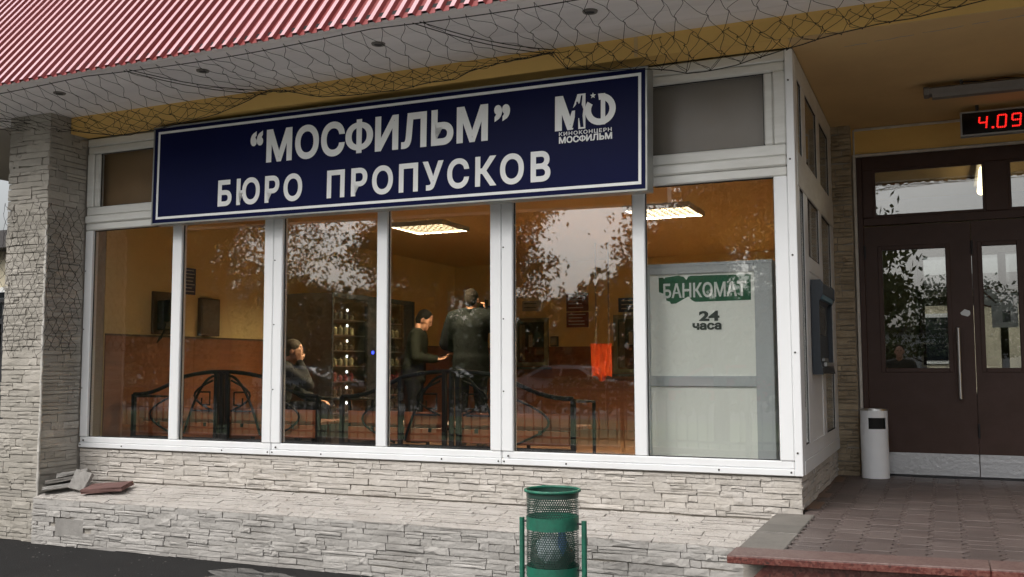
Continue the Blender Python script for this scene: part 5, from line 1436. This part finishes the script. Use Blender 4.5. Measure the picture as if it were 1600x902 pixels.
def car(label, x, y, rz, mt, group='cars parked along the road'):
    t = thing('parked_car', (x, y, ZG), label, 'car', group, rotz=rz); ROOT[t.name] = Vector((0,0,0))
    prof = [(-2.15,.28),(2.15,.28),(2.2,.55),(2.05,.82),(1.15,.95),(.45,1.40),(-.95,1.44),(-1.75,1.02),(-2.15,.95),(-2.2,.6)]
    v = []
    for s in (-1, 1):
        for px, pz in prof: v.append((px, s*(.86 if pz < 1.0 else .66), pz))
    n = len(prof)
    MB().add(v, [tuple(range(n)), tuple(range(2*n-1, n-1, -1))]+[(i, (i+1) % n, (i+1) % n+n, i+n) for i in range(n)]).build('body', mt, t, local=True, bevel=.04)
    for s in (-1, 1):
        def sw_(pz): return s*(.872-(pz-.95)/.45*.19)
        MB().add([(px, sw_(pz), pz) for px, pz in ((.98,1.0),(.42,1.33),(-.2,1.36),(-.2,1.0))], [(0,1,2,3)]).build('side_window', 'car_glass', t, local=True, fix=False)
        MB().add([(px, sw_(pz), pz) for px, pz in ((-.28,1.0),(-.28,1.36),(-.92,1.37),(-1.5,1.04))], [(0,1,2,3)]).build('side_window', 'car_glass', t, local=True, fix=False)
        for px in (-1.35, 1.35):
            wv = MB().lathe([(.0005,-.1),(.2,-.1),(.30,-.09),(.315,0),(.30,.09),(.0005,.09)], (px, s*.80, .315), 24, 'y').build('wheel', 'tyre', t, local=True)
            MB().lathe([(.0005,0),(.19,0),(.2,.012)], (px, s*.905, .315), 16, 'y').build('rim', 'aluminium', wv, local=True)
        box('headlight', (2.06, 2.17, s*.62-.16, s*.62+.16, .62, .76), 'lamp_clear', t, local=True, bevel=.02); box('tail_light', (-2.21, -2.12, s*.66-.12, s*.66+.12, .70, .86), 'lamp_red', t, local=True, bevel=.02)
    MB().add([(1.12,-.70,.985),(1.12,.70,.985),(.50,.58,1.385),(.50,-.58,1.385)], [(0,1,2,3)]).build('windscreen', 'car_glass', t, local=True, fix=False)
car('white car parked on the road, reflected low in the third window', -11.5, -27.4, R(3), 'car_white')
car('dark car parked on the road, reflected between the white cars', -17.0, -27.4, R(-2), 'car_dark')
car('white car parked at the far end of the row, reflected in the second window', -23.2, -27.4, R(1), 'car_white')
car('red car parked on the road, reflected in the cash booth panel', -5.6, -27.4, R(2), 'car_red')
t = thing('office_building', (6, -62, ZG), 'white office building far across the road, reflected in the door glass', 'building')
box('wall', (-8, 22, -70, -62, ZG, 3.0), 'house_white', t); box('roof', (-8.4, 22.4, -70.4, -61.6, 3.0, 3.35), 'house_roof', t)
for k in range(9):
    a = -7+k*3.2; wv = box('window', (a, a+1.8, -61.99, -61.93, .6, 2.2), 'house_cream', t); box('pane', (a+.12, a+1.68, -61.928, -61.90, .72, 2.08), 'car_glass', wv)

def treeline():
    rnd = random.Random(12); v, f = [], []
    for k in range(42000):
        x = rnd.uniform(-75, -4); h = 5.0+.9*math.sin(x*.35)+.6*math.sin(x*.9+1)+max(0, -x-28)*.12
        p = Vector((x, -41+rnd.gauss(0, 1.4), ZG+h*rnd.random()**.8))
        d = Vector((rnd.gauss(0,1), rnd.gauss(0,1), rnd.gauss(0,.7))).normalized(); e = d.orthogonal().normalized(); g2 = d.cross(e); L = rnd.uniform(.3, .6)
        i = len(v); v += [p-e*L*.5, p+g2*L*.3, p+e*L*.5, p-g2*L*.3]; f.append((i, i+1, i+2, i+3))
    tag(MB().add(v, f).build('treeline', 'leaf', fix=False), 'dense green treeline far beyond the road', 'treeline', kind='stuff')
treeline()

def hedge():
    rnd = random.Random(21); v, f = [], []
    for k in range(16000):
        x = rnd.uniform(-32, -1); g_ = .75+.45*math.sin(x*1.3)+.25*math.sin(x*3.1+1)
        if g_ < .45: continue
        p = Vector((x, -21.5+rnd.gauss(0, .35), ZG+g_*1.25*rnd.random()**.7))
        d = Vector((rnd.gauss(0,1), rnd.gauss(0,1), rnd.gauss(0,.7))).normalized(); e = d.orthogonal().normalized(); g2 = d.cross(e); L = rnd.uniform(.10, .20)
        i = len(v); v += [p-e*L*.5, p+g2*L*.3, p+e*L*.5, p-g2*L*.3]; f.append((i, i+1, i+2, i+3))
    tag(MB().add(v, f).build('hedge', 'leaf', fix=False), 'ragged low hedge between the lawn and the parked cars', 'hedge')
hedge()
def fallen_leaves():
    rnd = random.Random(31); v, f = [], []
    for k in range(150):
        x = rnd.uniform(-6.6, -.3); y = LY-.03-abs(rnd.gauss(0, .35)); p = Vector((x, y, ZG+.006))
        a = rnd.uniform(0, 6.28); L = rnd.uniform(.008, .028); e = Vector((math.cos(a), math.sin(a), rnd.uniform(-.1, .25))); g2 = Vector((-math.sin(a), math.cos(a), 0))
        i = len(v); v += [p-e*L*.5, p+g2*L*.3+Vector((0,0,.004)), p+e*L*.5, p-g2*L*.3]; f.append((i, i+1, i+2, i+3))
    for k in range(70):
        x = rnd.uniform(-5.6, -.5); t_ = rnd.uniform(.05, .95); y = LY*t_; p = Vector((x, y, ledge_z(y)+.012)); a = rnd.uniform(0, 6.28); L = rnd.uniform(.008, .03); e = Vector((math.cos(a), math.sin(a), .1)); g2 = Vector((-math.sin(a), math.cos(a), -.2))
        i = len(v); v += [p-e*L*.5, p+g2*L*.3, p+e*L*.5, p-g2*L*.3]; f.append((i, i+1, i+2, i+3))
    tag(MB().add(v, f).build('litter', 'litter_dark', fix=False), 'scattered dry leaves and grit along the ledge', 'litter', kind='stuff')
fallen_leaves()
